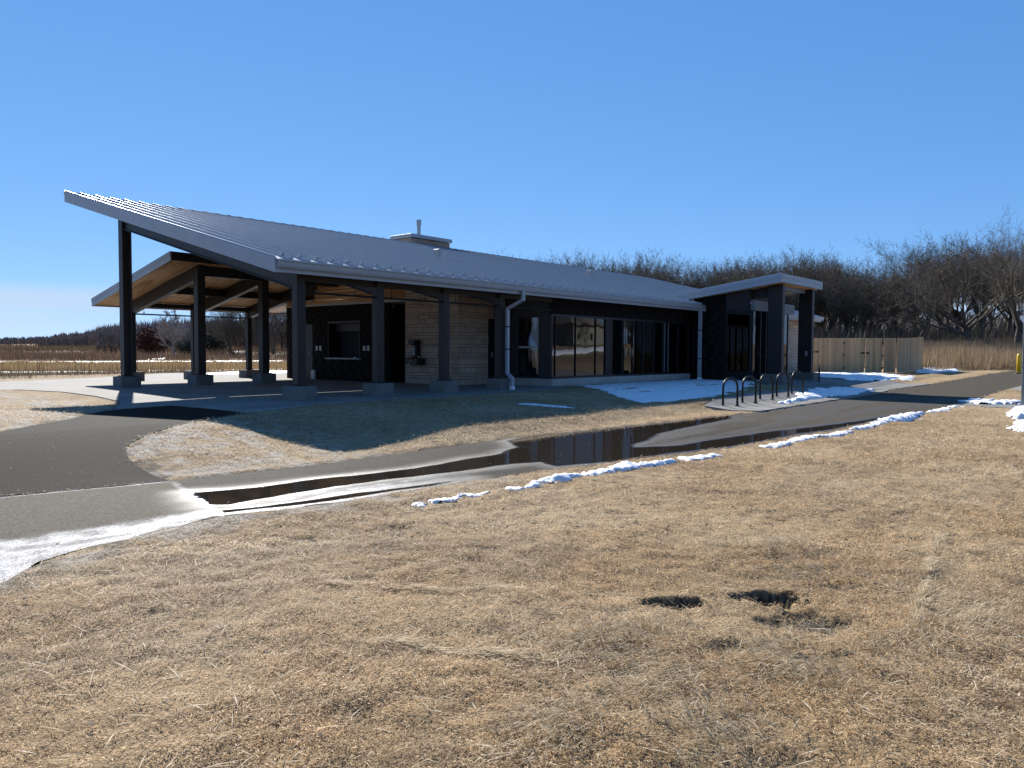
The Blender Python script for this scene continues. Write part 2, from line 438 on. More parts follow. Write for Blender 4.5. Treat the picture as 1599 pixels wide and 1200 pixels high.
def mk_stone():
    m, t, p, N, L = mat_new('buff_limestone')
    oi = N.new('ShaderNodeObjectInfo')
    base = ramp(N, L, oi.outputs['Random'], [(0, (.31, .22, .165)), (.25, (.40, .31, .235)), (.5, (.345, .285, .235)), (.75, (.43, .345, .265)), (1, (.335, .245, .19))])
    v = geo_pos(N, L)
    n = noise(N, L, v, 14, 6, .65)
    c = mixc(N, L, .55, base, ramp(N, L, n, [(.25, (.62, .60, .57)), (.75, (1.15, 1.12, 1.08))]), 'MULTIPLY')
    L.new(c, p.inputs['Base Color']); p.inputs['Roughness'].default_value = .9
    bump(N, L, noise(N, L, v, 40, 6, .7), .3, .02, p.inputs['Normal'])
    return m
MAT['stone'] = mk_stone()

def mk_wood(name, a, b, c, axis, board, rough=.55, objvar=False):
    """boards: grain stretched along an axis, a different tone on every board"""
    m, t, p, N, L = mat_new(name)
    g = N.new('ShaderNodeNewGeometry')
    if objvar:
        oi = N.new('ShaderNodeObjectInfo'); rnd = oi.outputs['Random']
    else: rnd = attr(N, 'tone')
    sc = {'x': (.6, 14, 14), 'y': (14, .6, 14), 'z': (14, 14, .6)}[axis]
    mpn = N.new('ShaderNodeMapping'); mpn.inputs['Scale'].default_value = sc; L.new(g.outputs['Position'], mpn.inputs[0])
    off = N.new('ShaderNodeVectorMath'); off.operation = 'ADD'
    cmb = N.new('ShaderNodeCombineXYZ'); k = math2(N, L, 'MULTIPLY', rnd, 37.0)
    for i in range(3): L.new(k, cmb.inputs[i])
    L.new(mpn.outputs[0], off.inputs[0]); L.new(cmb.outputs[0], off.inputs[1])
    n = noise(N, L, off.outputs[0], 1.6, 6, .6, .6)
    col = ramp(N, L, n, [(.25, a), (.5, b), (.8, c)])
    hv = N.new('ShaderNodeHueSaturation'); L.new(maprange(N, L, rnd, 0, 1, .78, 1.2), hv.inputs['Value']); L.new(col, hv.inputs['Color'])
    L.new(hv.outputs[0], p.inputs['Base Color']); p.inputs['Roughness'].default_value = rough
    bump(N, L, n, .15, .01, p.inputs['Normal'])
    return m
MAT['soffit'] = mk_wood('cedar_soffit_boards', (.36, .185, .075), (.50, .28, .125), (.58, .35, .175), 'y', .14, .5)
MAT['soffitx'] = mk_wood('cedar_wall_boards', (.36, .185, .075), (.50, .28, .125), (.58, .35, .175), 'x', .14, .5)
MAT['fence'] = mk_wood('new_cedar_fence', (.36, .225, .11), (.46, .30, .155), (.54, .38, .22), 'z', .14, .75, True)

def mk_glass():
    m, t, p, N, L = mat_new('tinted_glass')
    N.remove(p); out = N['Material Output']
    gl = N.new('ShaderNodeBsdfGlossy'); gl.inputs['Roughness'].default_value = .015; gl.inputs['Color'].default_value = (.84, .90, 1, 1)
    tr = N.new('ShaderNodeBsdfTransparent'); tr.inputs['Color'].default_value = (.34, .36, .37, 1)
    fr = N.new('ShaderNodeFresnel'); fr.inputs['IOR'].default_value = 1.62
    v = geo_pos(N, L, (1.0, 1.0, .55))
    n = noise(N, L, v, 1.1, 2, .4)
    b = bump(N, L, n, .25, .02, gl.inputs['Normal'])
    ms = N.new('ShaderNodeMixShader'); L.new(fr.outputs[0], ms.inputs[0]); L.new(tr.outputs[0], ms.inputs[1]); L.new(gl.outputs[0], ms.inputs[2])
    L.new(ms.outputs[0], out.inputs[0]); return m
MAT['glass'] = mk_glass()

def mk_snow():
    m, t, p, N, L = mat_new('old_snow')
    v = geo_pos(N, L); n = noise(N, L, v, 9, 6, .65)
    L.new(ramp(N, L, n, [(.26, (.36, .33, .28)), (.38, (.70, .69, .67)), (.52, (.84, .84, .85)), (.7, (.90, .91, .93))]), p.inputs['Base Color'])
    p.inputs['Roughness'].default_value = .55
    p.inputs['Subsurface Weight'].default_value = .0
    bump(N, L, noise(N, L, v, 26, 6, .7), .8, .03, p.inputs['Normal']); return m
MAT['snow'] = mk_snow()

def mk_ground():
    m, t, p, N, L = mat_new('dormant_lawn_ground')
    v = geo_pos(N, L)
    n1 = noise(N, L, v, .55, 5, .6); n2 = noise(N, L, v, 7, 6, .7); n3 = noise(N, L, v, 55, 4, .7)
    a = ramp(N, L, n1, [(.3, (.27, .185, .098)), (.5, (.37, .27, .155)), (.68, (.44, .34, .215))])
    b = ramp(N, L, n2, [(.30, (.16, .14, .12)), (.44, (.75, .73, .70)), (.72, (1.2, 1.17, 1.1))])
    c = mixc(N, L, .8, a, b, 'MULTIPLY')
    c = mixc(N, L, .6, c, ramp(N, L, n3, [(.3, (.45, .42, .38)), (.6, (1.1, 1.08, 1.05))]), 'MULTIPLY')
    far = ramp(N, L, noise(N, L, geo_pos(N, L, (1, 1, 1)), .11, 5, .65), [(.32, (.13, .095, .06)), (.5, (.22, .155, .085)), (.68, (.30, .21, .115))])
    c = mixc(N, L, attr(N, 'field'), c, far)
    c = mixc(N, L, attr(N, 'soil'), c, ramp(N, L, n3, [(.3, (.022, .020, .015)), (.7, (.075, .062, .044))]))
    c = mixc(N, L, attr(N, 'salt'), c, ramp(N, L, n2, [(.35, (.17, .14, .11)), (.6, (.46, .43, .38))]))
    L.new(c, p.inputs['Base Color']); p.inputs['Roughness'].default_value = .95; p.inputs['Specular IOR Level'].default_value = .2
    bump(N, L, math2(N, L, 'ADD', n3, n2), .9, .03, p.inputs['Normal']); return m
MAT['ground'] = mk_ground()

def mk_straw(name='dead_grass', transl=.3):
    m, t, p, N, L = mat_new(name)
    c = attr(N, 'col', 'Color'); L.new(c, p.inputs['Base Color']); p.inputs['Roughness'].default_value = .7; p.inputs['Specular IOR Level'].default_value = .25
    tl = N.new('ShaderNodeBsdfTranslucent'); L.new(c, tl.inputs['Color'])
    ms = N.new('ShaderNodeMixShader'); ms.inputs[0].default_value = transl
    L.new(p.outputs[0], ms.inputs[1]); L.new(tl.outputs[0], ms.inputs[2]); L.new(ms.outputs[0], N['Material Output'].inputs[0]); return m
MAT['straw'] = mk_straw('dead_grass', .38); MAT['stalk'] = mk_straw('dead_stalks', .2); MAT['farwood'] = mk_straw('far_bare_wood', .05)

def mk_path(name, kind):
    """worn asphalt; attributes give standing water, damp margins and the sun glint painted into the white glaze of ice"""
    m, t, p, N, L = mat_new(name)
    v = geo_pos(N, L); f0 = noise(N, L, v, 160, 3, .7); f = math2(N, L, 'ADD', math2(N, L, 'MULTIPLY', f0, .5), math2(N, L, 'MULTIPLY', noise(N, L, v, 42, 3, .75), .5)); md = noise(N, L, v, 2.2, 5, .6); st = noise(N, L, geo_pos(N, L, (.25, 2.2, 1)), 1.4, 4, .55)
    base = ramp(N, L, f, [(.36, (.007, .006, .005)), (.50, (.029, .0255, .021)), (.64, (.088, .077, .063))])
    base = mixc(N, L, .6, base, ramp(N, L, md, [(.3, (.72, .71, .70)), (.7, (1.18, 1.17, 1.15))]), 'MULTIPLY')
    base = mixc(N, L, .45, base, ramp(N, L, st, [(.35, (.72, .72, .72)), (.65, (1.15, 1.15, 1.14))]), 'MULTIPLY')
    pale = mixc(N, L, attr(N, 'pale'), base, ramp(N, L, f, [(.36, (.020, .017, .0125)), (.50, (.070, .060, .044)), (.64, (.165, .142, .106))]))
    damp = attr(N, 'damp'); wet = attr(N, 'wet'); ice_glint = attr(N, 'ice_glint')
    c = mixc(N, L, damp, pale, (.030, .027, .024))
    c = mixc(N, L, wet, c, (.026, .021, .016))
    ice_glint_c = ramp(N, L, f, [(.40, (.05, .048, .046)), (.49, (.22, .22, .225)), (.57, (.60, .61, .64))])
    c = mixc(N, L, ice_glint, c, ice_glint_c)
    L.new(c, p.inputs['Base Color'])
    ro = math2(N, L, 'MULTIPLY', math2(N, L, 'SUBTRACT', 1.0, math2(N, L, 'MULTIPLY', wet, .97)), math2(N, L, 'SUBTRACT', .82, math2(N, L, 'MULTIPLY', damp, .30)))
    ro = math2(N, L, 'MULTIPLY', ro, math2(N, L, 'SUBTRACT', 1.0, math2(N, L, 'MULTIPLY', ice_glint, .45)))
    L.new(math2(N, L, 'MAXIMUM', ro, .02), p.inputs['Roughness'])
    L.new(math2(N, L, 'ADD', .10, math2(N, L, 'MULTIPLY', math2(N, L, 'MAXIMUM', wet, damp), .45)), p.inputs['Specular IOR Level']); p.inputs['IOR'].default_value = 1.38
    b = N.new('ShaderNodeBump'); b.inputs['Distance'].default_value = .012
    L.new(math2(N, L, 'SUBTRACT', .75, math2(N, L, 'MULTIPLY', wet, .745)), b.inputs['Strength']); L.new(f, b.inputs['Height']); L.new(b.outputs[0], p.inputs['Normal'])
    return m
MAT['path'] = mk_path('worn_path_asphalt', 0)

def mk_asphalt():
    m, t, p, N, L = mat_new('brown_grey_asphalt')
    v = geo_pos(N, L); f0 = noise(N, L, v, 190, 3, .7); f = math2(N, L, 'ADD', math2(N, L, 'MULTIPLY', f0, .45), math2(N, L, 'MULTIPLY', noise(N, L, v, 38, 3, .75), .55)); md = noise(N, L, v, .9, 5, .6)
    base = ramp(N, L, f, [(.36, (.0022, .0019, .0016)), (.50, (.0095, .0083, .0068)), (.64, (.036, .0315, .026))])
    base = mixc(N, L, .6, base, ramp(N, L, md, [(.3, (.75, .75, .75)), (.7, (1.2, 1.18, 1.15))]), 'MULTIPLY')
    L.new(base, p.inputs['Base Color']); p.inputs['Roughness'].default_value = .85; p.inputs['Specular IOR Level'].default_value = .05
    bump(N, L, f, .8, .012, p.inputs['Normal']); return m
MAT['asphalt'] = mk_asphalt()

def mk_slab():
    m, t, p, N, L = mat_new('broom_finished_concrete')
    v = geo_pos(N, L); f = noise(N, L, v, 120, 3, .7); md = noise(N, L, v, .8, 5, .6)
    base = ramp(N, L, md, [(.3, (.175, .165, .148)), (.5, (.215, .205, .187)), (.7, (.26, .25, .232))])
    base = mixc(N, L, .35, base, ramp(N, L, f, [(.3, (.7, .7, .7)), (.7, (1.15, 1.15, 1.15))]), 'MULTIPLY')
    br = N.new('ShaderNodeTexBrick'); br.offset = 0.0; br.inputs['Scale'].default_value = 1.0
    br.inputs['Brick Width'].default_value = 2.44; br.inputs['Row Height'].default_value = 2.44; br.inputs['Mortar Size'].default_value = .012; br.inputs['Mortar Smooth'].default_value = .3
    L.new(geo_pos(N, L), br.inputs['Vector'])
    c = mixc(N, L, br.outputs['Fac'], base, (.10, .095, .085))
    L.new(c, p.inputs['Base Color']); p.inputs['Roughness'].default_value = .85; p.inputs['Specular IOR Level'].default_value = .12
    bump(N, L, math2(N, L, 'SUBTRACT', f, math2(N, L, 'MULTIPLY', br.outputs['Fac'], 2.0)), .4, .01, p.inputs['Normal']); return m
MAT['slab'] = mk_slab()

def mk_bark(name, a, b):
    m, t, p, N, L = mat_new(name)
    v = geo_pos(N, L, (1, 1, .25)); n = noise(N, L, v, 9, 5, .65)
    oi = N.new('ShaderNodeObjectInfo')
    c = ramp(N, L, n, [(.3, a), (.7, b)])
    hv = N.new('ShaderNodeHueSaturation'); L.new(maprange(N, L, oi.outputs['Random'], 0, 1, .7, 1.35), hv.inputs['Value']); L.new(c, hv.inputs['Color'])
    L.new(hv.outputs[0], p.inputs['Base Color']); p.inputs['Roughness'].default_value = .9; p.inputs['Specular IOR Level'].default_value = .2
    bump(N, L, n, .8, .03, p.inputs['Normal']); return m
MAT['bark'] = mk_bark('grey_brown_bark', (.050, .043, .034), (.125, .105, .083))
MAT['twig'] = mk_bark('brown_twigs', (.085, .070, .052), (.150, .124, .092))
MAT['palebark'] = mk_bark('pale_grey_bark', (.17, .155, .14), (.30, .28, .26))
MAT['redleaf'] = mk_bark('russet_dead_leaves', (.085, .028, .018), (.15, .055, .035))
MAT['evergreen'] = mk_bark('dark_needles', (.020, .028, .022), (.045, .055, .040))

# ------------------------------------------------------------------ the ground sheet
def axis(segs):
    out = []
    for a, b, st in segs: out += list(np.arange(a, b, st))
    return np.array(out + [segs[-1][1]])
def grow(start, end, st, k):
    out = [start]
    while abs(out[-1]) < abs(end): out.append(out[-1] + math.copysign(st, end - start)); st *= k
    return out
xs = np.concatenate([np.array(grow(-2, -3000, .6, 1.22))[::-1][:-1], axis([(-2, .5, .25), (.5, 4.1, .055), (4.1, 5.3, .025), (5.3, 9, .055), (9, 22, .16), (22, 48, .4)])[:-1], np.array(grow(48, 3000, .6, 1.13))])
ys = np.concatenate([np.array(grow(-1, -3000, .4, 1.22))[::-1][:-1], axis([(-1, 1.3, .055), (1.3, 2.6, .025), (2.6, 6.9, .055), (6.9, 18, .12), (18, 42, .5)])[:-1], np.array(grow(42, 3000, .8, 1.10))])
gm = grid_mesh('ground', xs, ys, ground_z)
gv = np.empty(len(gm.vertices) * 3, np.float32); gm.vertices.foreach_get('co', gv); gv = gv.reshape(-1, 3)
GXv, GYv = gv[:, 0], gv[:, 1]
fieldm = np.maximum(sstep(33.5, 36, GYv - .02 * GXv), sstep(55, 60, GXv)) * 1.0
fieldm = np.where((GXv > 27) & (GXv < 55) & (GYv < 40), 0, fieldm)
fieldm = np.where(GYv < -20, 0.0, fieldm)
pt_attr(gm, 'field', fieldm)
soil = sstep(.006, .025, hole_depth(GXv, GYv)) * np.where(np.hypot(GXv - 4.7, GYv - 1.9) < .75, 1, .5)
edge = -hard_sd(GXv, GYv)
soil = np.maximum(soil, (1 - sstep(.0, .30 + .5 * (GXv < 6), edge)) * sstep(.44, .60, fbm(GXv, GYv, 6, 3)) * .9)
pt_attr(gm, 'soil', soil)
salt = (1 - sstep(.05, .75, near_y(GXv) - GYv)) * sstep(-1, 1, GYv) * sstep(.40, .6, fbm(GXv, GYv, 4.0, 4)) * (1 - sstep(6, 9, GXv))
pt_attr(gm, 'salt', salt * .8)
obj('ground', gm, MAT['ground'], smooth=True, kind='structure')

# ------------------------------------------------------------------ the path with its standing water
WET = [[(4.33, 8.44), (4.62, 8.27), (5.04, 8.12), (5.89, 8.07), (7.27, 7.79), (8.3, 7.86), (9.19, 7.95), (10.0, 8.25), (10.6, 8.95), (11.6, 9.10), (13.6, 8.80), (15.6, 8.50), (18.6, 8.32), (17.8, 7.95), (16.0, 7.75), (13.6, 7.55), (12.3, 7.12), (11.6, 6.95), (10.8, 6.45), (10.9, 5.9), (10.2, 6.05), (9.38, 6.2), (8.69, 6.45), (8.9, 6.9), (8.43, 7.03), (7.55, 7.14), (6.46, 7.35), (5.43, 7.44), (4.62, 7.42), (4.23, 7.34), (4.04, 7.56)],
       [(3.96, 7.22), (4.06, 7.24), (4.43, 7.13), (5.1, 7.01), (5.95, 6.84), (7.2, 6.68), (6.4, 6.60), (5.87, 6.71), (4.92, 6.78), (4.01, 7.03)],
       [(9.39, 6.14), (10.72, 6.66), (11.3, 6.74), (12.1, 6.34), (13.9, 6.20), (15.3, 6.02), (18.53, 5.50), (21.13, 5.24), (22.6, 5.02), (20.75, 5.0), (19.42, 5.12), (16.67, 5.2), (15.46, 5.46), (14.43, 5.47), (12.31, 5.60), (10.95, 5.88)]]
def band_mask(poly_or_line, X, Y, soft, amp, s=3.0):
    d = np.full(X.shape, -9.0)
    for p in poly_or_line: d = np.maximum(d, poly_sd(p, X, Y))
    d = d + (fbm(X * .8, Y * 2.2, s, 4) - .5) * amp
    return d
def line_d(pts, X, Y):
    d = np.full(X.shape, 1e9)
    for (ax, ay), (bx, by) in zip(pts[:-1], pts[1:]):
        ex, ey = bx - ax, by - ay
        t = np.clip(((X - ax) * ex + (Y - ay) * ey) / (ex * ex + ey * ey), 0, 1)
        d = np.minimum(d, np.hypot(X - ax - t * ex, Y - ay - t * ey))
    return d
CRACK = [(4.58, 9.32), (4.40, 8.7), (4.25, 8.17), (4.1, 7.6), (3.92, 6.95)]
px_ = np.concatenate([np.array(grow(1, -30, .08, 1.12))[::-1][:-1], axis([(1, 13, .035), (13, 26, .09), (26, 50, .3), (50, 90, .8)])])
tt = np.concatenate([np.linspace(0, 1, 72)])
PX, TT = np.meshgrid(px_, tt)
ra = (fbm(PX, PX * 0 + 3, 3.5, 3) - .5) * .16 * (PX < 40); rb = (fbm(PX, PX * 0 + 31, 3.5, 3) - .5) * .12 * (PX < 40)
PY = near_y(PX) + ra + TT * (far_y(PX) + rb - near_y(PX) - ra)
PZ = terr(PX, np.minimum(PY, far_y(PX)) * 0 + near_y(PX) + .4) + .004 - .0
dcr = line_d(CRACK, PX, PY)
PZ = PZ - .015 * (1 - sstep(.0, .03, dcr))
V = np.stack([PX.ravel(), PY.ravel(), PZ.ravel()], 1); nx, ny = len(px_), len(tt)
ii = (np.arange(ny - 1)[:, None] * nx + np.arange(nx - 1)[None, :]).ravel()
pm = np_mesh('path', V, np.stack([ii, ii + 1, ii + nx + 1, ii + nx], 1))
dw = band_mask(WET, PX, PY, .05, .16, 1.8)
wet = sstep(-.05, .07, dw)
# damp, frosted ridge between the two pools, sun glare painted into its white
ridge = sstep(4.0, 4.6, PX) * (1 - sstep(9.0, 12.0, PX)) * sstep(6.55, 6.8, PY) * (1 - sstep(7.5, 7.75, PY))
damp = np.maximum(sstep(-.50, .02, dw), 0) ** 1.6 * .75
damp = np.maximum(damp, .45 * sstep(9.5, 12, PX) * (1 - sstep(24, 34, PX)) * sstep(.45, .65, fbm(PX * .25, PY * 1.5, 1.2, 4)))
leftpart = 1 - sstep(-.02, .02, PX - np.interp(PY, [6.95, 7.6, 8.17, 8.7, 9.32], [3.92, 4.1, 4.25, 4.40, 4.58]))
ice_glint = np.zeros_like(PX); speck = sstep(.25, .60, fbm(PX * .6, PY, 9, 3))  # pale mask: frost glaze plus sun glint painted into the path colour
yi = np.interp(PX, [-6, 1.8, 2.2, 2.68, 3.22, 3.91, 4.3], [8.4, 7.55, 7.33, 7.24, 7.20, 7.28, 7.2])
ice_glint = np.maximum(ice_glint, leftpart * sstep(-.22, .10, yi - PY + (fbm(PX, PY, 5, 4) - .5) * .35))
ice_glint = np.maximum(ice_glint, (1 - sstep(.01, .06, dcr + (fbm(PX, PY, 9, 2) - .5) * .06)) * .55)
ice_glint = np.maximum(ice_glint, (1 - leftpart) * (1 - sstep(5.6, 8.2, PX)) * .42 * np.exp(-((dw + .10) / .055) ** 2) * (PY > 7.6))
ice_glint = np.maximum(ice_glint, ridge * (1 - leftpart) * (1 - sstep(4.4, 8.5, PX)) * .8 * sstep(.30, .65, fbm(PX * .5, PY * 2, 4, 4)) * (1 - wet))
ice_glint = np.maximum(ice_glint, (1 - leftpart) * (1 - sstep(.0, .14, PY - near_y(PX))) * (1 - sstep(5, 7.5, PX)) * .8)
dl = np.abs(PY - far_y(PX)); ice_glint = np.maximum(ice_glint, leftpart * (1 - sstep(.02, .09, dl + (fbm(PX, PY, 6, 3) - .5) * .06)) * .8)
ice_glint = ice_glint * (.42 + .48 * speck)
pt_attr(pm, 'wet', wet * (1 - ice_glint)); pt_attr(pm, 'damp', damp); pt_attr(pm, 'ice_glint', ice_glint); pt_attr(pm, 'pale', np.maximum(leftpart * .85, .70 * sstep(11, 20, PX) * (1 - wet)))
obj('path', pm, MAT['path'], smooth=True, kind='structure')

sheet('driveway', DRIVE, .5, .008, MAT['asphalt'], .10, kind='structure')
sheet('patio_slab', SLAB, .8, .020, MAT['slab'], .16, kind='structure')
sheet('bike_pad', PAD, .5, .030, MAT['slab'], .12, kind='structure')
sheet('entrance_walk', WALK, .5, .026, MAT['slab'], .12, kind='structure')
sheet('side_walk', BRANCH, .6, .012, MAT['slab'], .10, kind='structure')
sheet('side_walk', BRANCH2, .6, .012, MAT['slab'], .10, kind='structure')

# ------------------------------------------------------------------ snow left lying about
def snow(poly, h, res, seed, label, ragged=.35, holes=0.0, soft=.18, z0=None, ns=2.2):
    P = np.array(poly, float); m = .3
    gx = np.arange(P[:, 0].min() - m, P[:, 0].max() + m, res); gy = np.arange(P[:, 1].min() - m, P[:, 1].max() + m, res)
    X, Y = np.meshgrid(gx, gy); o = seed * 13.7
    d = poly_sd(poly, X, Y) + (fbm(X + o, Y, ns, 4) - .5) * ragged * 1.5 + (fbm(X - o, Y, ns * 4, 3) - .5) * ragged * .5
    if holes: d = np.minimum(d, (fbm(X * .7 + o, Y * 1.6, 1.5, 4) - holes) * .9)
    t = 1 - np.exp(-np.clip(d, 0, None) / soft)
    base = np.maximum(ground_z(X, Y), terr(X, Y) + .0)
    base = np.where(hard_sd(X, Y) > 0, terr(X, Y) + .02, base)
    h = h * .55
    Z = base + h * t * (.55 + .9 * fbm(X + o, Y + o, 1.6, 3) * 1.0) + (fbm(X - o, Y, 9, 3) - .5) * .5 * h * t + (fbm(X + o, Y, 26, 3) - .5) * np.minimum(.035, .5 * h) * t
    Z = np.where(d <= 0, base - .06, Z)
    keep = d > -res * 1.2
    nx, ny = len(gx), len(gy); idx = np.arange(nx * ny).reshape(ny, nx)
    q = keep[:-1, :-1] & keep[1:, :-1] & keep[:-1, 1:] & keep[1:, 1:]
    F = np.stack([idx[:-1, :-1][q], idx[:-1, 1:][q], idx[1:, 1:][q], idx[1:, :-1][q]], 1)
    used, inv = np.unique(F.ravel(), return_inverse=True)
    V = np.stack([X.ravel(), Y.ravel(), Z.ravel()], 1)[used]
    me = np_mesh('snow_patch', V, inv.reshape(-1, 4))
    return obj('snow_patch', me, MAT['snow'], smooth=True, label=label, category='snow patch', group='patches of old snow')
SNOW_POLYS = []
def S(poly, *a, **k):
    SNOW_POLYS.append(poly); return snow(poly, *a, **k)
S([(22.3, 15.55), (30.85, 15.5), (30.8, 12.6), (28.3, 11.9), (25.8, 11.2), (23.8, 10.75), (20.6, 10.3), (18.6, 10.35), (18.0, 10.6), (19.3, 12.2), (20.8, 14.0)], .06, .09, 1, 'large bluish sheet of snow in the shade below the long window', .5, .26, .25)
S([(14.45, 12.1), (14.9, 12.0), (15.3, 11.1), (15.25, 10.55), (15.0, 10.6), (14.95, 11.2)], .025, .05, 2, 'thin faint strip of snow on the shaded lawn', .35)
S([(7.35, 5.80), (7.7, 5.80), (8.2, 5.70), (9.1, 5.66), (10.2, 5.56), (10.25, 5.38), (9.6, 5.33), (9.1, 5.42), (8.2, 5.46), (7.5, 5.58)], .13, .03, 3, 'longest white snow ridge on the lawn edge beside the puddle', .22, soft=.09, ns=5)
S([(6.68, 5.80), (7.3, 5.74), (7.3, 5.60), (6.8, 5.62)], .10, .025, 4, 'small snow lump just left of the long snow ridge', .16, soft=.07, ns=6)
S([(6.15, 5.86), (6.5, 5.76), (6.6, 5.66), (6.2, 5.70)], .05, .025, 5, 'flat scrap of snow third from the left along the path edge', .12, soft=.05, ns=6)
S([(5.45, 6.02), (5.8, 5.94), (6.05, 5.84), (5.9, 5.70), (5.5, 5.82)], .06, .025, 6, 'leftmost crumbled snow scrap on the near lawn edge', .2, soft=.05, ns=7)
S([(10.5, 5.56), (11.0, 5.5), (11.45, 5.36), (11.3, 5.16), (10.7, 5.20), (10.4, 5.38)], .09, .03, 7, 'rounded snow mound at the right end of the snow ridge', .2, soft=.1, ns=4)
S([(12.6, 5.18), (13.6, 5.14), (15.0, 5.0), (16.4, 4.86), (16.5, 4.68), (15.3, 4.66), (14.0, 4.80), (12.9, 4.92)], .09, .04, 8, 'crumbly snow strip on the grass beside the middle of the path', .3, .30, soft=.09, ns=4)
S([(16.9, 4.9), (18.2, 4.92), (19.1, 4.95), (19.2, 4.72), (18.2, 4.62), (17.0, 4.62)], .12, .04, 9, 'knobbly snow lump short of the big snow bank by the path', .3, .25, soft=.1, ns=4)
S([(19.1, 5.0), (20.4, 5.05), (22.6, 4.95), (22.8, 4.72), (21.5, 4.5), (20.0, 4.5), (19.2, 4.7)], .22, .05, 10, 'tallest snow bank on the near side of the path', .25, soft=.14, ns=4)
S([(22.9, 4.85), (26.4, 4.72), (26.3, 4.5), (23.2, 4.55)], .08, .05, 11, 'low trail of snow running right from the tall snow bank', .3, .34, soft=.1, ns=4)
S([(23.6, 9.0), (24.6, 9.05), (26.4, 9.5), (28.0, 9.75), (29.6, 9.95), (31.5, 9.85), (33.5, 9.55), (34.2, 9.0), (32.4, 9.0), (30.6, 8.8), (28.2, 8.9), (25.8, 8.85), (23.6, 8.8)], .26, .06, 12, 'curved snow bank on the concrete pad right of the bike racks', .35, soft=.16, ns=3)
S([(37.3, 12.9), (43.0, 15.2), (48.7, 16.2), (50.8, 13.8), (47.6, 11.3), (44.5, 9.5), (39.0, 9.9), (37.6, 11.4)], .16, .12, 13, 'broad snow patch in front of the wooden fence', .7, .30, .3, ns=1.5)
S([(53.4, 11.6), (58.5, 13.0), (58.0, 10.0), (54.2, 9.6)], .15, .1, 14, 'snow patch in the shade past the right end of the fence', .5, .25, .25, ns=1.5)
S([(22.3, 2.62), (24.0, 3.05), (26.6, 3.1), (27.0, 2.6), (24.5, 2.35), (22.6, 2.4)], .32, .04, 15, 'white snow heap at the foot of the grey post', .25, soft=.16, ns=3)
S([(18.7, 2.25), (19.5, 2.45), (21.5, 2.5), (21.0, 1.9), (19.0, 1.8)], .14, .04, 16, 'snow scrap on the grass nearest the right edge of the lawn', .3, soft=.1, ns=4)
S([(28.7, 4.95), (30.2, 4.95), (31.0, 4.3), (30.2, 3.4), (28.2, 3.6), (28.2, 4.4)], .18, .05, 17, 'dirty crumbled snow on the concrete side walk', .5, .36, .12, ns=3)
S([(17.5, 34.6), (20.5, 37.2), (24, 38.4), (27, 38.6), (27, 36.0), (22, 34.4)], .08, .15, 18, 'bright snow sheet behind the shelter on the far slab edge', .6, .2, .3, ns=1.5)
S([(6, 56.0), (16, 52.6), (26, 50), (34, 48.2), (34.5, 49.2), (26, 51.2), (16, 53.9), (6, 57.5)], .12, .2, 20, 'long white line of snow across the tan prairie grass', 1.0, .2, .3, ns=.5)
S([(14, 100), (28, 93.2), (40, 84), (50, 76), (52, 78), (42, 86.5), (28, 96.5), (14, 103)], .30, .4, 21, 'farther white line of snow behind the tan grass band', 2.6, .40, .4, ns=.4)
S([(58.0, 10.6), (61, 11.2), (62.5, 10.4), (60, 10.1)], .12, .1, 22, 'small snow scrap in the weeds left of the yellow bollard', .6, .25, .2, ns=1.5)

# ------------------------------------------------------------------ the shelter
B = thing('park_shelter', 'long low park building with sloping zinc roof, open porch at left and dark brick walls', 'building', (9.8, 15.06, 0))
SL = .2517                                           # main roof slope
def zt(y): return 3.22 + SL * (y - 15.06)            # top of the main roof
RX0, RX1, RY0, RY1 = 9.8, 45.8, 15.06, 26.62
ca, sa = 1 / math.hypot(1, SL), SL / math.hypot(1, SL)
# roof deck, with fascia boards round its edge
deck = MB()
deck.prism_yz([(RY0 + .06, zt(RY0 + .06) - .02), (RY1 - .06, zt(RY1 - .06) - .02), (RY1 - .06, zt(RY1 - .06) - .26), (RY0 + .06, zt(RY0 + .06) - .26)], RX0 + .06, RX1 - .06)
roof = deck.build('main_roof', MAT['trim'], B)
def sloped_strip(x0, x1, top, bot):
    m = MB(); m.prism_yz([(RY0 - .02, zt(RY0 - .02) + top), (RY1, zt(RY1) + top), (RY1, zt(RY1) + bot), (RY0 - .02, zt(RY0 - .02) + bot)], x0, x1); return m
sloped_strip(RX0 - .012, RX0 + .05, .035, -.105).build('fascia_board', MAT['trim'], roof)
sloped_strip(RX0, RX0 + .05, -.108, -.30).build('fascia_board', MAT['trim'], roof)
sloped_strip(RX1 - .05, RX1 + .012, .035, -.105).build('fascia_board', MAT['trim'], roof)
sloped_strip(RX1 - .05, RX1, -.108, -.30).build('fascia_board', MAT['trim'], roof)
m = MB(); m.box(RX0 + .05, RX1 - .05, RY1 - .055, RY1, zt(RY1) - .30, zt(RY1) + .03); m.build('fascia_board', MAT['trim'], roof)
m = MB(); m.prism_yz([(RY1 - .05, zt(RY1 - .05) + .0), (RY1 - .05, zt(RY1 - .05) + .012), (RY1 + .02, zt(RY1) + .016), (RY1 + .02, zt(RY1) - .06), (RY1 + .004, zt(RY1) - .06), (RY1 + .004, zt(RY1) - .0)], RX0, RX1); m.build('ridge_flashing', MAT['steel'], roof)
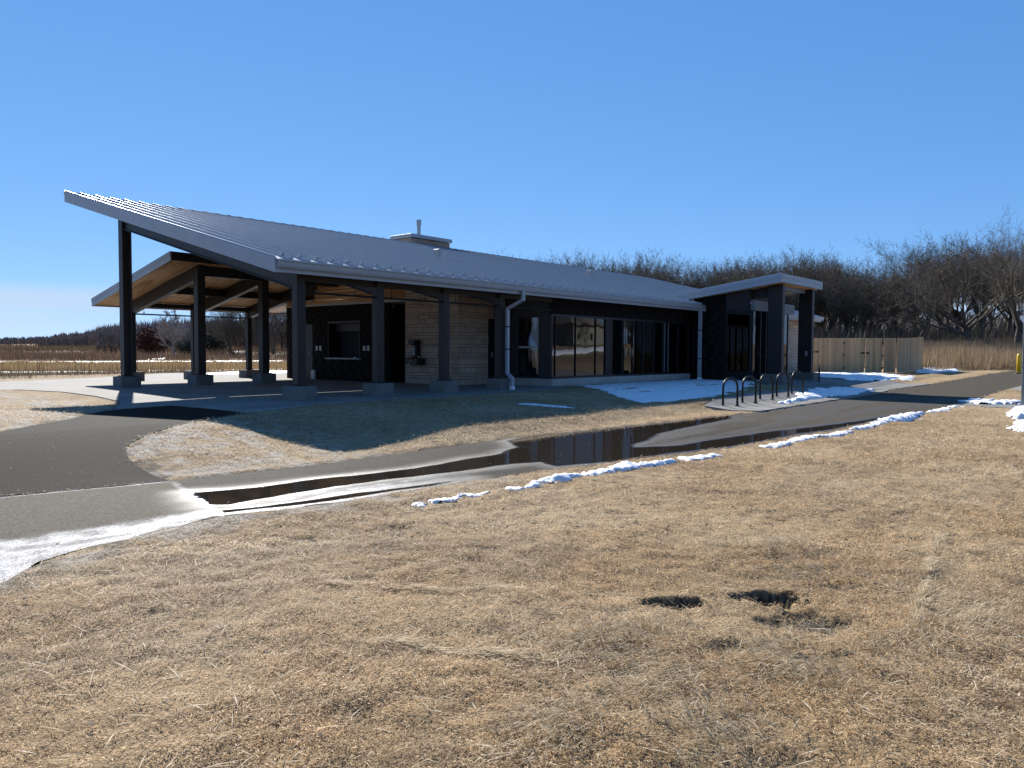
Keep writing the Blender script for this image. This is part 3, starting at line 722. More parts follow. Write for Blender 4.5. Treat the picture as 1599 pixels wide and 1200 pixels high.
# standing seam pans: one panel each
PW = (RX1 - RX0) / 78.0
def pan():
    mb = MB(); n = 6; ys2 = [RY0 - .03, RY0 + .9, RY0 + 3.5, RY0 + 7.5, RY1 - .02]; prof = []
    w = PW - .004
    prof = [(0, .066), (.014, .066), (.014, .002), (w * .5, .0), (w - .001, .002), (w, .058)]
    vs = []
    for j, y in enumerate(ys2):
        for x, z in prof:
            vs.append((x, y, zt(y) + z + .001))
    k = len(prof); fs = []
    for j in range(len(ys2) - 1):
        for i in range(k - 1): fs.append((j * k + i, j * k + i + 1, (j + 1) * k + i + 1, (j + 1) * k + i))
    mb.add(vs, fs); return mb
p0 = pan().build('roof_panel', MAT['roof'], roof)
for f in p0.data.polygons:
    pass
p0.location = (RX0, 0, 0)
prng = np.random.default_rng(5)
for i in range(1, 78):
    c = dup(p0, roof, (RX0 + i * PW, 0, 0)); c.rotation_euler = (0, 0, 0); c.location.z = float(prng.normal(0, .0006))
# snow rail: a pipe on a clamp at each seam
ry = RY0 + .42
m = MB(); m.prism_yz([(ry - .05, zt(ry - .05) + .03), (ry + .05, zt(ry + .05) + .03), (ry + .10, zt(ry) + .11), (ry - .10, zt(ry) + .105)], -.03, .03)
g0 = m.build('snow_guard', MAT['roof'], roof); g0.location = (RX0 + PW, 0, 0)
m = MB(); m.prism_yz([(RY0 + .05, zt(RY0 + .05) + .02), (RY0 + .14, zt(RY0 + .14) + .02), (RY0 + .12, zt(RY0 + .12) + .075), (RY0 + .07, zt(RY0 + .07) + .07)], -.015, .015); g1_ = m.build('seam_clip', MAT['roof'], roof); g1_.location = (RX0 + PW, 0, 0)
for i in range(2, 46):
    dup(g0, roof, (RX0 + i * PW + .006, 0, 0)); dup(g1_, roof, (RX0 + i * PW + .006, 0, 0))
# gutter
def gutter(x0, x1):
    y = RY0; z = 3.21
    pr = [(y - .01, z), (y - .01, z - .19), (y - .10, z - .19), (y - .125, z - .14), (y - .145, z - .055), (y - .165, z - .04), (y - .165, z + .0), (y - .150, z), (y - .150, z - .03), (y - .13, z - .05), (y - .095, z - .17), (y - .022, z - .17), (y - .022, z)]
    mb = MB(); mb.prism_yz(pr, x0, x1)
    mb.prism_yz([(y - .012, z), (y - .012, z - .188), (y - .10, z - .188), (y - .163, z - .04), (y - .163, z)], x0 - .004, x0 + .006)
    mb.prism_yz([(y - .012, z), (y - .012, z - .188), (y - .10, z - .188), (y - .163, z - .04), (y - .163, z)], x1 - .006, x1 + .004)
    return mb
gutter(9.86, 30.30).build('gutter', MAT['trim'], B)
gutter(35.5, 45.9).build('gutter', MAT['trim'], B)
m = MB(); m.box(RX0 + .05, RX1 - .05, RY0 - .006, RY0 + .06, 2.93, 3.2); m.build('eave_fascia', MAT['trim'], B)
# downspouts
def strap(x, y, z, w, h, par): m = MB(); m.bbox(x - w / 2, x + w / 2, y - h / 2, y + h / 2, z - .02, z + .02, .004); m.build('strap', MAT['steel'], par)
m = MB(); m.duct([(18.42, 14.98, 3.05), (18.42, 14.98, 2.76), (18.34, 15.53, 2.50), (18.34, 15.53, .50), (18.28, 15.28, .36), (18.28, 15.28, .10)], .105, .085)
d1 = m.build('downspout', MAT['trim'], B); strap(18.34, 15.53, 1.95, .125, .10, d1); strap(18.34, 15.53, 1.25, .125, .10, d1)
m = MB(); m.bbox(18.215, 18.345, 15.215, 15.345, .0, .12, .01); m.build('boot', MAT['white'], d1)
m = MB(); m.duct([(30.42, 15.02, 3.10), (30.42, 15.02, .1)], .15, .11)
d2 = m.build('downspout', MAT['trim'], B); strap(30.42, 15.02, 2.1, .17, .125, d2); strap(30.42, 15.02, .9, .17, .125, d2)
m = MB(); m.bbox(30.33, 30.51, 14.95, 15.09, .0, .1, .01); m.build('boot', MAT['white'], d2)

# wooden soffit of the main roof: boards laid down the slope, joined as one part
def board_field(name, mat, quads, parent, axis='y', kind='stuff', gap=.006):
    """quads: list of (verts8) boxes; a tone per board"""
    V = []; F = []; T = []
    for k, (x0, x1, y0, y1, zf, th) in enumerate(quads):
        n = len(V)
        for (x, y) in ((x0, y0), (x1, y0), (x1, y1), (x0, y1)): V.append((x, y, zf(y)))
        for (x, y) in ((x0, y0), (x1, y0), (x1, y1), (x0, y1)): V.append((x, y, zf(y) + th))
        F += [(n, n + 3, n + 2, n + 1), (n + 4, n + 5, n + 6, n + 7), (n, n + 1, n + 5, n + 4), (n + 1, n + 2, n + 6, n + 5), (n + 2, n + 3, n + 7, n + 6), (n + 3, n, n + 4, n + 7)]
        T += [random.random()] * 8
    me = np_mesh(name, V, F); pt_attr(me, 'tone', T)
    return obj(name, me, mat, parent, kind=kind)
zs = lambda y: zt(y) - .285
qs = []; x = RX0 + .07
while x < RX1 - .2:
    yb = [RY0 + .03, RY0 + 3.2 + random.random() * 3, RY0 + 7 + random.random() * 2.5, RY1 - .06]
    for a, b_ in zip(yb[:-1], yb[1:]): qs.append((x, x + .132, a, b_ - .003, zs, .022))
    x += .138
board_field('soffit_boards', MAT['soffit'], qs, roof)

# rear roof, lower and set back one bay
S2 = .2098
def z2(y): return 4.33 - S2 * (y - 24.55)
QX0, QX1, QY0, QY1 = 12.15, 45.8, 24.55, 30.65
m = MB(); m.prism_yz([(QY0 + .05, z2(QY0 + .05)), (QY1 - .05, z2(QY1 - .05)), (QY1 - .05, z2(QY1 - .05) - .2), (QY0 + .05, z2(QY0 + .05) - .2)], QX0 + .05, QX1)
rroof = m.build('rear_roof', MAT['trim'], B)
def strip2(x0, x1, t, b_):
    mm = MB(); mm.prism_yz([(QY0, z2(QY0) + t), (QY1, z2(QY1) + t), (QY1, z2(QY1) + b_), (QY0, z2(QY0) + b_)], x0, x1); return mm
strip2(QX0 - .012, QX0 + .045, .03, -.09).build('fascia_board', MAT['trim'], rroof)
strip2(QX0, QX0 + .045, -.093, -.26).build('fascia_board', MAT['trim'], rroof)
m = MB(); m.box(QX0 + .045, QX1, QY1 - .05, QY1, z2(QY1) - .26, z2(QY1) + .02); m.build('fascia_board', MAT['trim'], rroof)
m = MB(); m.box(QX0 + .045, QX1, QY0, QY0 + .05, z2(QY0) - .25, z2(QY0) + .03); m.build('fascia_board', MAT['steel'], rroof)
m = MB(); m.box(QX0 + .1, QX1, QY1 + .001, QY1 + .12, z2(QY1) - .16, z2(QY1) - .01); m.build('gutter', MAT['trim'], rroof)
qs = []; x = QX0 + .05
while x < 20:
    ym = 26.5 + random.random() * 2.4
    for a, b_ in ((QY0 + .055, ym), (ym + .003, QY1 - .055)): qs.append((x, x + .132, a, b_, lambda y: z2(y) - .225, .022))
    x += .138
board_field('soffit_boards', MAT['soffit'], qs, rroof)

# posts on concrete piers
def post(x, y, w, top, pw, name='post'):
    mm = MB(); mm.bbox(x - w / 2, x + w / 2, y - w / 2, y + w / 2, .352, top, .012); po = mm.build(name, MAT['steel'], B)
    mm = MB(); mm.bbox(x - w * .72, x + w * .72, y - w * .72, y + w * .72, .336, .356, .004)
    for sx in (-1, 1):
        for sy in (-1, 1):
            mm.tube([(x + sx * w * .6, y + sy * w * .6, .35), (x + sx * w * .6, y + sy * w * .6, .385)], .014, 6)
    mm.build('base_plate', MAT['steel'], po)
    mm = MB(); mm.bbox(x - pw / 2, x + pw / 2, y - pw / 2, y + pw / 2, -.5, .338, .02); mm.build('pier', MAT['pier'], B)
ST = 2.44; PX0 = 10.912
for k in range(4): post(PX0 + k * ST, 15.76, .235, 3.02, .60)
for k in range(3): post(PX0 + k * ST, 24.967, .28, zs(24.967) - .02 if k == 0 else zs(24.967) - .02, .62)
for k in range(3): post(13.27 + k * ST, 29.85, .20, 2.98, .62)
# sloping beams
def beam_main(x, y0, y1):
    mm = MB()
    f = lambda y: 2.70 + SL * (y - 16.04)
    mm.prism_yz([(y0, zs(y0) - .005), (y1, zs(y1) - .005), (y1, f(y1) + .02), (y0, f(y0) + .02)], x - .06, x + .06)
    mm.prism_yz([(y0, f(y0) + .02), (y1, f(y1) + .02), (y1, f(y1)), (y0, f(y0))], x - .11, x + .11)
    mm.build('sloping_beam', MAT['steel'], B)
for k in range(4): beam_main(PX0 + k * ST, 15.90, 24.82 if k < 3 else 19)
mm = MB()
def beam_rear(x):
    mm = MB(); y0, y1 = 25.1, 29.86; f = lambda y: z2(y) - .70
    mm.prism_yz([(y0, z2(y0) - .23), (y1, z2(y1) - .23), (y1, f(y1) + .02), (y0, f(y0) + .02)], x - .06, x + .06)
    mm.prism_yz([(y0, f(y0) + .02), (y1, f(y1) + .02), (y1, f(y1)), (y0, f(y0))], x - .10, x + .10)
    mm.build('sloping_beam', MAT['steel'], B)
for k in range(3): beam_rear(13.27 + k * ST)
# beams along the building
def long_beam(x0, x1, y, z0, z1, w=.12): mm = MB(); mm.box(x0, x1, y - w / 2, y + w / 2, z0, z1); mm.build('long_beam', MAT['steel'], B)
long_beam(PX0 + .118, 20.93, 15.80, 2.845, 3.06)
long_beam(PX0 - .0 + ST + .14, 19.08, 24.967, 3.68, 4.08)
long_beam(13.37, 19.08, 29.85, 2.80, 2.97)
long_beam(13.34, 19.08, 27.40, 3.20, 3.48)
long_beam(PX0 + .06, 19.08, 20.4, zs(20.4) - .32, zs(20.4) - .04)
# thin rail hung between the posts, and its hangers
def rail(x0, x1, y, z, zt_):
    mm = MB(); mm.tube([(x0, y, z), (x1, y, z)], .028, 8); ra = mm.build('hanging_rail', MAT['steel'], B)
    x = x0 + .35
    while x < x1:
        h = MB(); h.tube([(x, y, z + .02), (x, y, zt_)], .008, 6); h.tube([(x, y, z + .02), (x, y, z + .09)], .02, 6); h.build('hanger', MAT['steel'], ra); x += 1.22
rail(PX0 + .12, 20.93, 15.76, 2.58, 2.86)
rail(13.37, 19.1, 29.85, 2.53, 2.80)
mm = MB(); mm.tube([(10.98, 24.70, .36), (10.98, 24.70, zs(24.70) - .35)], .022, 8); mm.build('conduit', MAT['steel'], B)

# ---------- dark brick wall facing the porch, with the serving window
WX = 19.12
def bricks(name, parent, rects, plane, holes=(), bl=.60, bh=.098, jt=.007, proud=.007, axis='x'):
    """long thin bricks with recessed joints laid over a wall; joined: too small to pick apart"""
    V = []; F = []
    for (u0, u1, v0, v1) in rects:
        r = 0; z = v0
        while z < v1 - .02:
            zt_ = min(z + bh, v1); u = u0 - random.random() * bl
            while u < u1:
                a, b_ = max(u, u0), min(u + bl - .002, u1)
                if b_ - a > .02:
                    segs = [(a, b_)]
                    for (h0, h1, w0, w1) in holes:
                        if zt_ > w0 + .01 and z < w1 - .01:
                            ns = []
                            for (p, q) in segs:
                                if q <= h0 or p >= h1: ns.append((p, q))
                                else:
                                    if p < h0 - .015: ns.append((p, h0))
                                    if q > h1 + .015: ns.append((h1, q))
                            segs = ns
                    for (p, q) in segs:
                        d = proud + random.uniform(-.001, .001); n = len(V)
                        zz0, zz1 = z, zt_ - jt
                        if axis == 'x':      # wall plane x = plane, facing -x
                            V += [(plane, p, zz0), (plane, q, zz0), (plane, q, zz1), (plane, p, zz1), (plane - d, p, zz0), (plane - d, q, zz0), (plane - d, q, zz1), (plane - d, p, zz1)]
                        else:                # wall plane y = plane, facing -y
                            V += [(p, plane, zz0), (q, plane, zz0), (q, plane, zz1), (p, plane, zz1), (p, plane - d, zz0), (q, plane - d, zz0), (q, plane - d, zz1), (p, plane - d, zz1)]
                        F += [(n + 4, n + 5, n + 6, n + 7), (n, n + 1, n + 5, n + 4), (n + 1, n + 2, n + 6, n + 5), (n + 2, n + 3, n + 7, n + 6), (n + 3, n, n + 4, n + 7)]
                u += bl
            z += bh; r += 1
    me = np_mesh(name, V, F); bm = bmesh.new(); bm.from_mesh(me); bmesh.ops.recalc_face_normals(bm, faces=bm.faces); bm.to_mesh(me); bm.free()
    return obj(name, me, MAT['brick'], parent, kind='stuff')
mm = MB()
DOOR = (26.68, 27.62, 0, 2.25); WIN = (23.62, 25.62, .89, 2.28)
def wall_x(mb, x0, x1, u0, u1, v0, v1, holes):
    """wall slab in plane x with rectangular openings"""
    us = sorted(set([u0, u1] + [h[0] for h in holes] + [h[1] for h in holes])); vs_ = sorted(set([v0, v1] + [max(v0, h[2]) for h in holes] + [h[3] for h in holes]))
    for a, b_ in zip(us[:-1], us[1:]):
        for c, d in zip(vs_[:-1], vs_[1:]):
            if any(a >= h[0] - 1e-6 and b_ <= h[1] + 1e-6 and c >= h[2] - 1e-6 and d <= h[3] + 1e-6 for h in holes): continue
            mb.box(x0, x1, a, b_, c, d)
wall_x(mm, WX, WX + .2, 21.95, 28.5, -.1, 2.97, [DOOR, WIN])
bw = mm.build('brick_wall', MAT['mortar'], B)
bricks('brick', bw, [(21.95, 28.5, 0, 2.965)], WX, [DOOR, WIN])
# black recess panel between brick and stone
mm = MB(); mm.box(WX + 1.4, WX + 1.5, 21.08, 21.945, -.05, 2.97); mm.box(WX + .205, WX + 1.4, 21.09, 21.12, -.05, 2.97); mm.box(WX + .205, WX + 1.4, 21.91, 21.94, -.05, 2.97); mm.box(WX + .06, WX + 1.4, 21.125, 21.905, 2.9, 2.97); mm.build('recess_panel', MAT['black'], B)
# wood boards above the brick, up to the roof
V = []; mm = MB()
mm.box(WX - .03, WX + .03, 21.08, 28.5, 2.972, 3.06); mm.build('trim_board', MAT['sill'], B)
V = []; F = []; T = []; z = 3.065
while z < 5.4:
    yhi = 28.45 if z < 3.2 else min(26.5, 28.45)
    ylo = max(21.08, 15.06 + (z + .15 - 3.22 + .285) / SL)
    if ylo > yhi - .2: break
    n = len(V); x0, x1 = WX - .01, WX + .02
    V += [(x0, ylo, z), (x0, yhi, z), (x0, yhi, z + .132), (x0, ylo, z + .132), (x1, ylo, z), (x1, yhi, z), (x1, yhi, z + .132), (x1, ylo, z + .132)]
    F += [(n, n + 3, n + 2, n + 1), (n, n + 1, n + 5, n + 4), (n + 3, n + 7, n + 6, n + 2), (n, n + 4, n + 7, n + 3), (n + 1, n + 2, n + 6, n + 5)]; T += [random.random()] * 8; z += .138
me = np_mesh('wall_boards', V, F); pt_attr(me, 'tone', T); obj('wall_boards', me, MAT['soffit'], B, kind='stuff')
# door
mm = MB(); mm.box(WX + .03, WX + .09, 26.68, 27.62, 0, 2.25); wd = mm.build('door', MAT['black'], B)
mm = MB(); mm.tube([(WX - .04, 26.80, .98), (WX - .04, 26.80, 1.12)], .014, 8); mm.tube([(WX + .03, 26.80, 1.0), (WX - .04, 26.80, 1.0)], .012, 6); mm.tube([(WX + .03, 26.80, 1.1), (WX - .04, 26.80, 1.1)], .012, 6); mm.build('handle', MAT['outlet'], wd)
mm = MB(); mm.bbox(WX - .10, WX - .005, 26.42, 26.68, .0, .38, .012); mm.build('utility_box', MAT['outlet'], B)
# serving window: deep reveal, roller shutter, counter
mm = MB(); w0, w1, v0, v1 = WIN; dx = .62
mm.box(WX - .02, WX + dx, w1 - .03, w1, v0, v1); mm.box(WX - .02, WX + dx, w0, w0 + .03, v0, v1); mm.box(WX - .02, WX + dx, w0 + .03, w1 - .03, v1 - .03, v1); mm.box(WX, WX + dx, w0 + .03, w1 - .03, v0, v0 + .02)
sw = mm.build('serving_window', MAT['black'], B)
mm = MB(); mm.bbox(WX - .14, WX + .3, w0 - .06, w1 + .06, v0 - .055, v0, .008); mm.build('counter', MAT['sill'], sw)
mm = MB(); mm.bbox(WX - .05, WX + .05, w0 - .05, w1 - .05, v1, v1 + .06, .006); mm.build('lintel', MAT['shutter'], sw)
mm = MB(); mm.bbox(WX + dx - .28, WX + dx, w0 + .035, w1 - .035, v1 - .34, v1 - .035, .01); mm.build('shutter_hood', MAT['shutter'], sw)
sl = None; z = v0 + .022
while z < v1 - .36:
    if sl is None:
        mm = MB(); mm.prism_yz([(0, 0), (1, 0), (1, 1), (0, 1)], 0, 1); mm = MB()
        mm.add([(WX + dx - .03, w0 + .035, 0), (WX + dx - .03, w1 - .035, 0), (WX + dx - .055, w1 - .035, .03), (WX + dx - .055, w0 + .035, .03), (WX + dx - .03, w0 + .035, .066), (WX + dx - .03, w1 - .035, .066)], [(0, 1, 2, 3), (3, 2, 5, 4)])
        sl = mm.build('shutter_slat', MAT['shutter'], sw); sl.location.z = z
    else: dup(sl, sw, (0, 0, z))
    z += .068
mm = MB(); mm.bbox(WX - .08, WX - .02, w0 + .22, w0 + .30, v0, v0 + .045, .004); mm.build('bell', MAT['white'], sw)
o0 = None
for y in (26.33, 26.09, 23.33, 23.10):
    if o0 is None:
        mm = MB(); mm.bbox(WX - .055, WX - .012, -.07, .07, 1.17, 1.37, .01); o0 = mm.build('outlet_cover', MAT['outlet'], B); o0.location.y += y
    else: dup(o0, B, (0, y, 0))
# ---------- buff stone: side piece and the piece facing the lawn, stone by stone
def stonework(parent, u0, u1, v0, vtop, plane, axis, face=-1, courses=(.205, .10, .10, .205, .10), lmin=.28, lmax=.62, thick=.05, holes=()):
    z = v0; r = 0; cnt = 0
    while z < vtop((u0 + u1) / 2) - .03:
        h = courses[r % len(courses)]; u = u0; first = True
        while u < u1 - .01:
            L_ = random.uniform(lmin, lmax) * (1.25 if h < .15 else 1.0)
            if first: L_ *= random.uniform(.4, 1); first = False
            e_ = u + L_
            if u1 - e_ < .14: e_ = u1
            zz = min(z + h, vtop(e_), vtop(u))
            blocked = any(min(e_, hh[1]) - max(u, hh[0]) > .01 and min(zz, hh[3]) - max(z, hh[2]) > .02 for hh in holes)
            pieces = [(u, e_)]
            if blocked:
                pieces = []
                for hh in holes:
                    if u < hh[0] - .05: pieces.append((u, min(e_, hh[0])))
                    if e_ > hh[1] + .05: pieces.append((max(u, hh[1]), e_))
            for (a, b_) in pieces:
                if zz - z > .03:
                    t = thick + random.uniform(-.006, .008); mm = MB(); j = .005
                    if axis == 'x': mm.bbox(plane - t, plane, a + j, b_ - j, z + j, zz - j, .006)
                    else: mm.bbox(a + j, b_ - j, plane - t, plane, z + j, zz - j, .006)
                    mm.build('stone', MAT['stone'], parent); cnt += 1
            u = e_
        z += h; r += 1
    return cnt
mm = MB(); mm.prism_yz([(18.46, -.1), (21.08, -.1), (21.08, zs(21.08) - .02), (18.46, zs(18.46) - .02)], WX + .055, WX + .25)
mm.box(WX + .25, 21.5, 18.455, 18.65, -.1, zs(18.45) - .02)
sw1 = mm.build('stone_wall', MAT['mortar'], B)
stonework(sw1, 18.41, 21.08, 0, lambda y: zs(y) - .02, WX + .055, 'x')
SD = (20.68, 21.2, -1, 2.34)
stonework(sw1, WX + .06, 20.68, 0, lambda y: zs(18.4) - .02, 18.455, 'y')
stonework(sw1, 20.68, 21.45, 2.34, lambda y: zs(18.4) - .02, 18.455, 'y')
mm = MB(); mm.box(20.69, 21.45, 18.39, 18.45, 0, 2.335); sdoor = mm.build('door', MAT['black'], B)
mm = MB(); mm.tube([(20.80, 18.33, .95), (20.80, 18.33, 1.15)], .014, 8); mm.tube([(20.80, 18.40, 1.0), (20.80, 18.33, 1.0)], .01, 6); mm.tube([(20.80, 18.40, 1.1), (20.80, 18.33, 1.1)], .01, 6); mm.build('handle', MAT['outlet'], sdoor)
# beam pocket light under the eave
mm = MB(); mm.bbox(17.0, 17.45, 17.9, 18.2, zs(18) - .24, zs(18) - .06, .02); mm.build('ceiling_lamp', MAT['black'], B)

# ---------- dark storefront block
CX, FY = 20.95, 15.76
mm = MB(); mm.box(CX - .02, 30.95, FY - .03, FY + .12, -.35, .25); mm.box(CX - .02, CX + .12, FY + .12, 18.36, -.35, .25)
mm.build('plinth', MAT['concrete'], B)
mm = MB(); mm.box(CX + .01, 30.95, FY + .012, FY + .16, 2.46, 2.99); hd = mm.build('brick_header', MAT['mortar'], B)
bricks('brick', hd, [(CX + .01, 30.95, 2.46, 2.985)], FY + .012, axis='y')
mm = MB()
# side wall of the block: metal cladding with a sash
wall_x(mm, CX, CX + .12, FY + .125, 18.36, .25, 3.45, [(16.35, 17.25, .3, 2.35)])
sidew = mm.build('side_wall', MAT['panel'], B)
mm = MB(); mm.box(CX + .05, CX + .07, 16.35, 17.25, .3, 2.35); mm.build('pane', MAT['glass'], sidew)
mm = MB(); mm.box(CX + .02, CX + .10, 16.35, 17.25, 1.30, 1.36); mm.build('sash_bar', MAT['outlet'], sidew)
for y in (16.0, 17.6):
    mm = MB(); mm.box(CX - .008, CX - .0005, y - .012, y + .012, .26, 3.2); mm.build('seam', MAT['black'], sidew)
# window wall: frame and panes
XM = [20.97, 21.17, 22.37, 23.63, 24.26, 24.72, 25.47, 26.22, 27.01, 27.85, 28.62, 29.05, 29.95, 30.9]
mm = MB(); mm.box(CX + .012, 30.94, FY + .02, FY + .10, .252, .32); mm.box(CX + .012, 30.94, FY + .02, FY + .10, 2.385, 2.458)
ww = mm.build('window_wall', MAT['frame'], B)
for i, xm in enumerate(XM):
    w_ = .016 if xm in (21.17, 22.37, 23.63) else .04
    if i == 4: continue
    mm = MB(); mm.box(xm - w_ / 2, xm + w_ / 2, FY + .015, FY + .105, .322, 2.383); mm.build('mullion', MAT['frame'], ww)
mm = MB(); mm.box(24.26, 24.685, FY + .01, FY + .11, .322, 2.383); mm.build('column_cover', MAT['black'], ww)
for a, b_ in zip(XM[:-1], XM[1:]):
    if a in (24.26,): continue
    mm = MB(); mm.box(a + .03, b_ - .03 if b_ != 24.26 else 24.25, FY + .055, FY + .067, .325, 2.38); mm.build('pane', MAT['glass'], ww)
for x in (25.62, 26.08):
    mm = MB(); mm.tube([(x, FY - .03, 1.02), (x, FY - .03, 1.30)], .016, 8); mm.tube([(x, FY + .05, 1.05), (x, FY - .03, 1.05)], .01, 6); mm.tube([(x, FY + .05, 1.27), (x, FY - .03, 1.27)], .01, 6); mm.build('pull_handle', MAT['outlet'], ww)
for x in (28.66, 28.98):
    mm = MB(); mm.box(x, x + .07, FY - .006, FY + .016, .34, 2.37); mm.build('pale_strip', MAT['bluepanel'], ww)
# the rest of the shell: back wall, end wall, right wing, clerestory, inside floor and partitions
mm = MB(); mm.box(WX + .2, 45.5, 28.3, 28.5, -.3, 3.25); mm.build('back_wall', MAT['mortar'], B)
mm = MB(); mm.prism_yz([(15.8, -.3), (28.3, -.3), (28.3, 3.2), (24.9, zs(24.9)), (15.8, zs(15.8) - .01)], 45.3, 45.5); mm.build('end_wall', MAT['mortar'], B)
mm = MB(); mm.box(WX + .2, 45.3, 24.95, 25.0, 3.2, zs(24.95)); mm.build('clerestory_wall', MAT['panel'], B)
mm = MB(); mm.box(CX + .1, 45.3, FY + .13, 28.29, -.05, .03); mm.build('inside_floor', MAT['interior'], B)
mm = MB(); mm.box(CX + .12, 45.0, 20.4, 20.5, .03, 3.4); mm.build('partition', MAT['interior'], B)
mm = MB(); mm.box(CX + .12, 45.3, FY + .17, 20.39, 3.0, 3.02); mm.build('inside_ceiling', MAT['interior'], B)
mm = MB(); mm.box(35.2, 45.3, FY + .01, FY + .2, -.3, 3.1); wing = mm.build('stone_wall', MAT['mortar'], B)
stonework(wing, 35.25, 45.3, 0.02, lambda x: 3.06, FY + .012, 'y', courses=(.205, .13, .205), lmin=.5, lmax=.95)
mm = MB(); mm.tube([(39.4, FY - .09, .0), (39.4, FY - .09, 2.9)], .03, 8); mm.bbox(39.28, 39.72, FY - .16, FY - .06, 2.12, 2.26, .01); mm.build('conduit', MAT['black'], B)

# ---------- entrance vestibule under its own roof
PXL, PXR, PYF, PYB = 31.0, 35.2, 11.55, 16.6
PS = (4.27 - 3.60) / (16.55 - 11.59)
def zp(y): return 4.27 - PS * (y - 11.59)
mm = MB(); mm.prism_yz([(PYF + .05, zp(PYF + .05) - .02), (PYB, zp(PYB) - .02), (PYB, zp(PYB) - .24), (PYF + .05, zp(PYF + .05) - .24)], 30.45, 35.2)
pr_ = mm.build('entrance_roof', MAT['trim'], B)
for (x0, x1) in ((30.388, 30.45), (35.2, 35.262)):
    for (t, b_, o_) in ((.03, -.125, .012), (-.128, -.30, 0)):
        mm = MB(); xa, xb = (x0 - o_, x1) if x0 < 33 else (x0, x1 + o_)
        mm.prism_yz([(PYF, zp(PYF) + t), (PYB, zp(PYB) + t), (PYB, zp(PYB) + b_), (PYF, zp(PYF) + b_)], xa, xb); mm.build('fascia_board', MAT['trim'], pr_)
for (t, b_, o_) in ((.03, -.125, .012), (-.128, -.30, 0)):
    mm = MB(); mm.box(30.452, 35.198, PYF - o_, PYF + .05, zp(PYF) + b_, zp(PYF) + t); mm.build('fascia_board', MAT['trim'], pr_)
ep = None
for k in range(12):
    if ep is None:
        mm = MB(); w_ = 4.79 / 12
        mm.prism_xz([(0, 0), (.012, 0), (.012, -.04), (w_ - .002, -.04), (w_ - .002, -.045), (0, -.045)], 0, 1); mm.v = [(x, PYF + y * (PYB - PYF), z + zp(PYF + y * (PYB - PYF)) + .045 + .02) for x, y, z in mm.v]
        ep = mm.build('roof_panel', MAT['roof'], pr_); ep.location.x = 30.42
    else: dup(ep, pr_, (30.42 + k * 4.79 / 12, 0, 0))
qs = []; y = PYF + .06
V = []
x = 30.46
while x < 35.1:
    qs.append((x, x + .132, PYF + .06, PYB, lambda y: zp(y) - .268, .022)); x += .138
board_field('soffit_boards', MAT['soffit'], qs, pr_)
mm = MB(); mm.box(PXL + .5, 34.3, 11.98, 12.12, zp(12) - .46, zp(12) - .30); mm.build('long_beam', MAT['bluepanel'], B)
for x in (31.13, 34.62):
    mm = MB(); mm.bbox(x - .13, x + .13, 11.72, 12.32, .30, zp(12.0) - .27, .01); po = mm.build('entrance_post', MAT['steel'], B)
    mm = MB(); mm.box(x + .131, x + .150, 11.73, 11.78, .30, zp(11.8) - .30); mm.build('edge_strip', MAT['trim'], po)
    mm = MB(); mm.bbox(x - .32, x + .32, 11.55, 12.5, -.4, .30, .02); mm.build('pier', MAT['pier'], B)
mm = MB(); mm.bbox(34.47, 34.49, 11.9, 11.98, 1.05, 1.25, .004); mm.build('door_button', MAT['outlet'], B)
# left face: brick, then glass, then open to the post
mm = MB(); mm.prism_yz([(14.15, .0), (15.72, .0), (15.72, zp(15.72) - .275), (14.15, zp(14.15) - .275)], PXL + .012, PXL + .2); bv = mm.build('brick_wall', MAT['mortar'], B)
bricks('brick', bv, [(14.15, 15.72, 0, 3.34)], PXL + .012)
mm = MB(); mm.box(PXL + .02, PXL + .14, 13.04, 14.14, -.3, .02); mm.box(PXL - .02, 35.1, 12.96, 13.03, -.3, .02); mm.build('plinth', MAT['concrete'], B)
mm = MB()
mm.box(PXL + .03, PXL + .12, 14.09, 14.145, .022, 2.97); mm.box(PXL + .03, PXL + .12, 13.03, 13.09, .022, 2.97); mm.box(PXL + .03, PXL + .12, 13.09, 14.09, .022, .08); mm.box(PXL + .03, PXL + .12, 13.09, 14.09, 2.91, 2.97)
vw = mm.build('vestibule_glazing', MAT['frame'], B)
mm = MB(); mm.box(PXL + .07, PXL + .082, 13.092, 14.088, .082, 2.908); mm.build('pane', MAT['glass'], vw)
XV = [31.14, 31.95, 32.55, 33.5, 34.4, 35.1]
for x in XV:
    mm = MB(); mm.box(x - .03, x + .03, 12.98, 13.06, .022, 2.9); mm.build('mullion', MAT['frame'], vw)
for a, b_ in zip(XV[:-1], XV[1:]):
    mm = MB(); mm.box(a + .032, b_ - .032, 13.012, 13.024, .03, 2.9); mm.build('pane', MAT['glass'], vw)
for x in (32.62, 33.43):
    mm = MB(); mm.tube([(x, 12.93, .95), (x, 12.93, 1.30)], .016, 8); mm.tube([(x, 13.0, 1.0), (x, 12.93, 1.0)], .01, 6); mm.tube([(x, 13.0, 1.25), (x, 12.93, 1.25)], .01, 6); mm.build('pull_handle', MAT['outlet'], vw)
mm = MB(); mm.box(PXL + .04, 35.6, 12.90, 13.07, 2.92, 3.34); mm.build('door_header', MAT['bluepanel'], B)
mm = MB(); mm.prism_yz([(13.13, 2.975), (14.145, 2.975), (14.145, zp(14.145) - .275), (13.13, zp(13.13) - .275)], PXL + .02, PXL + .12); mm.build('gable_panel', MAT['panel'], B)
mm = MB(); mm.box(PXL + .05, 34.2, 13.075, 13.12, 3.345, zp(13.1) - .275); mm.build('transom_panel', MAT['panel'], B)
mm = MB(); mm.prism_yz([(12.34, 3.42), (13.12, 3.42), (13.12, zp(13.12) - .275), (12.34, zp(12.34) - .275)], PXL + .30, PXL + .36); mm.build('gable_panel', MAT['panel'], B)
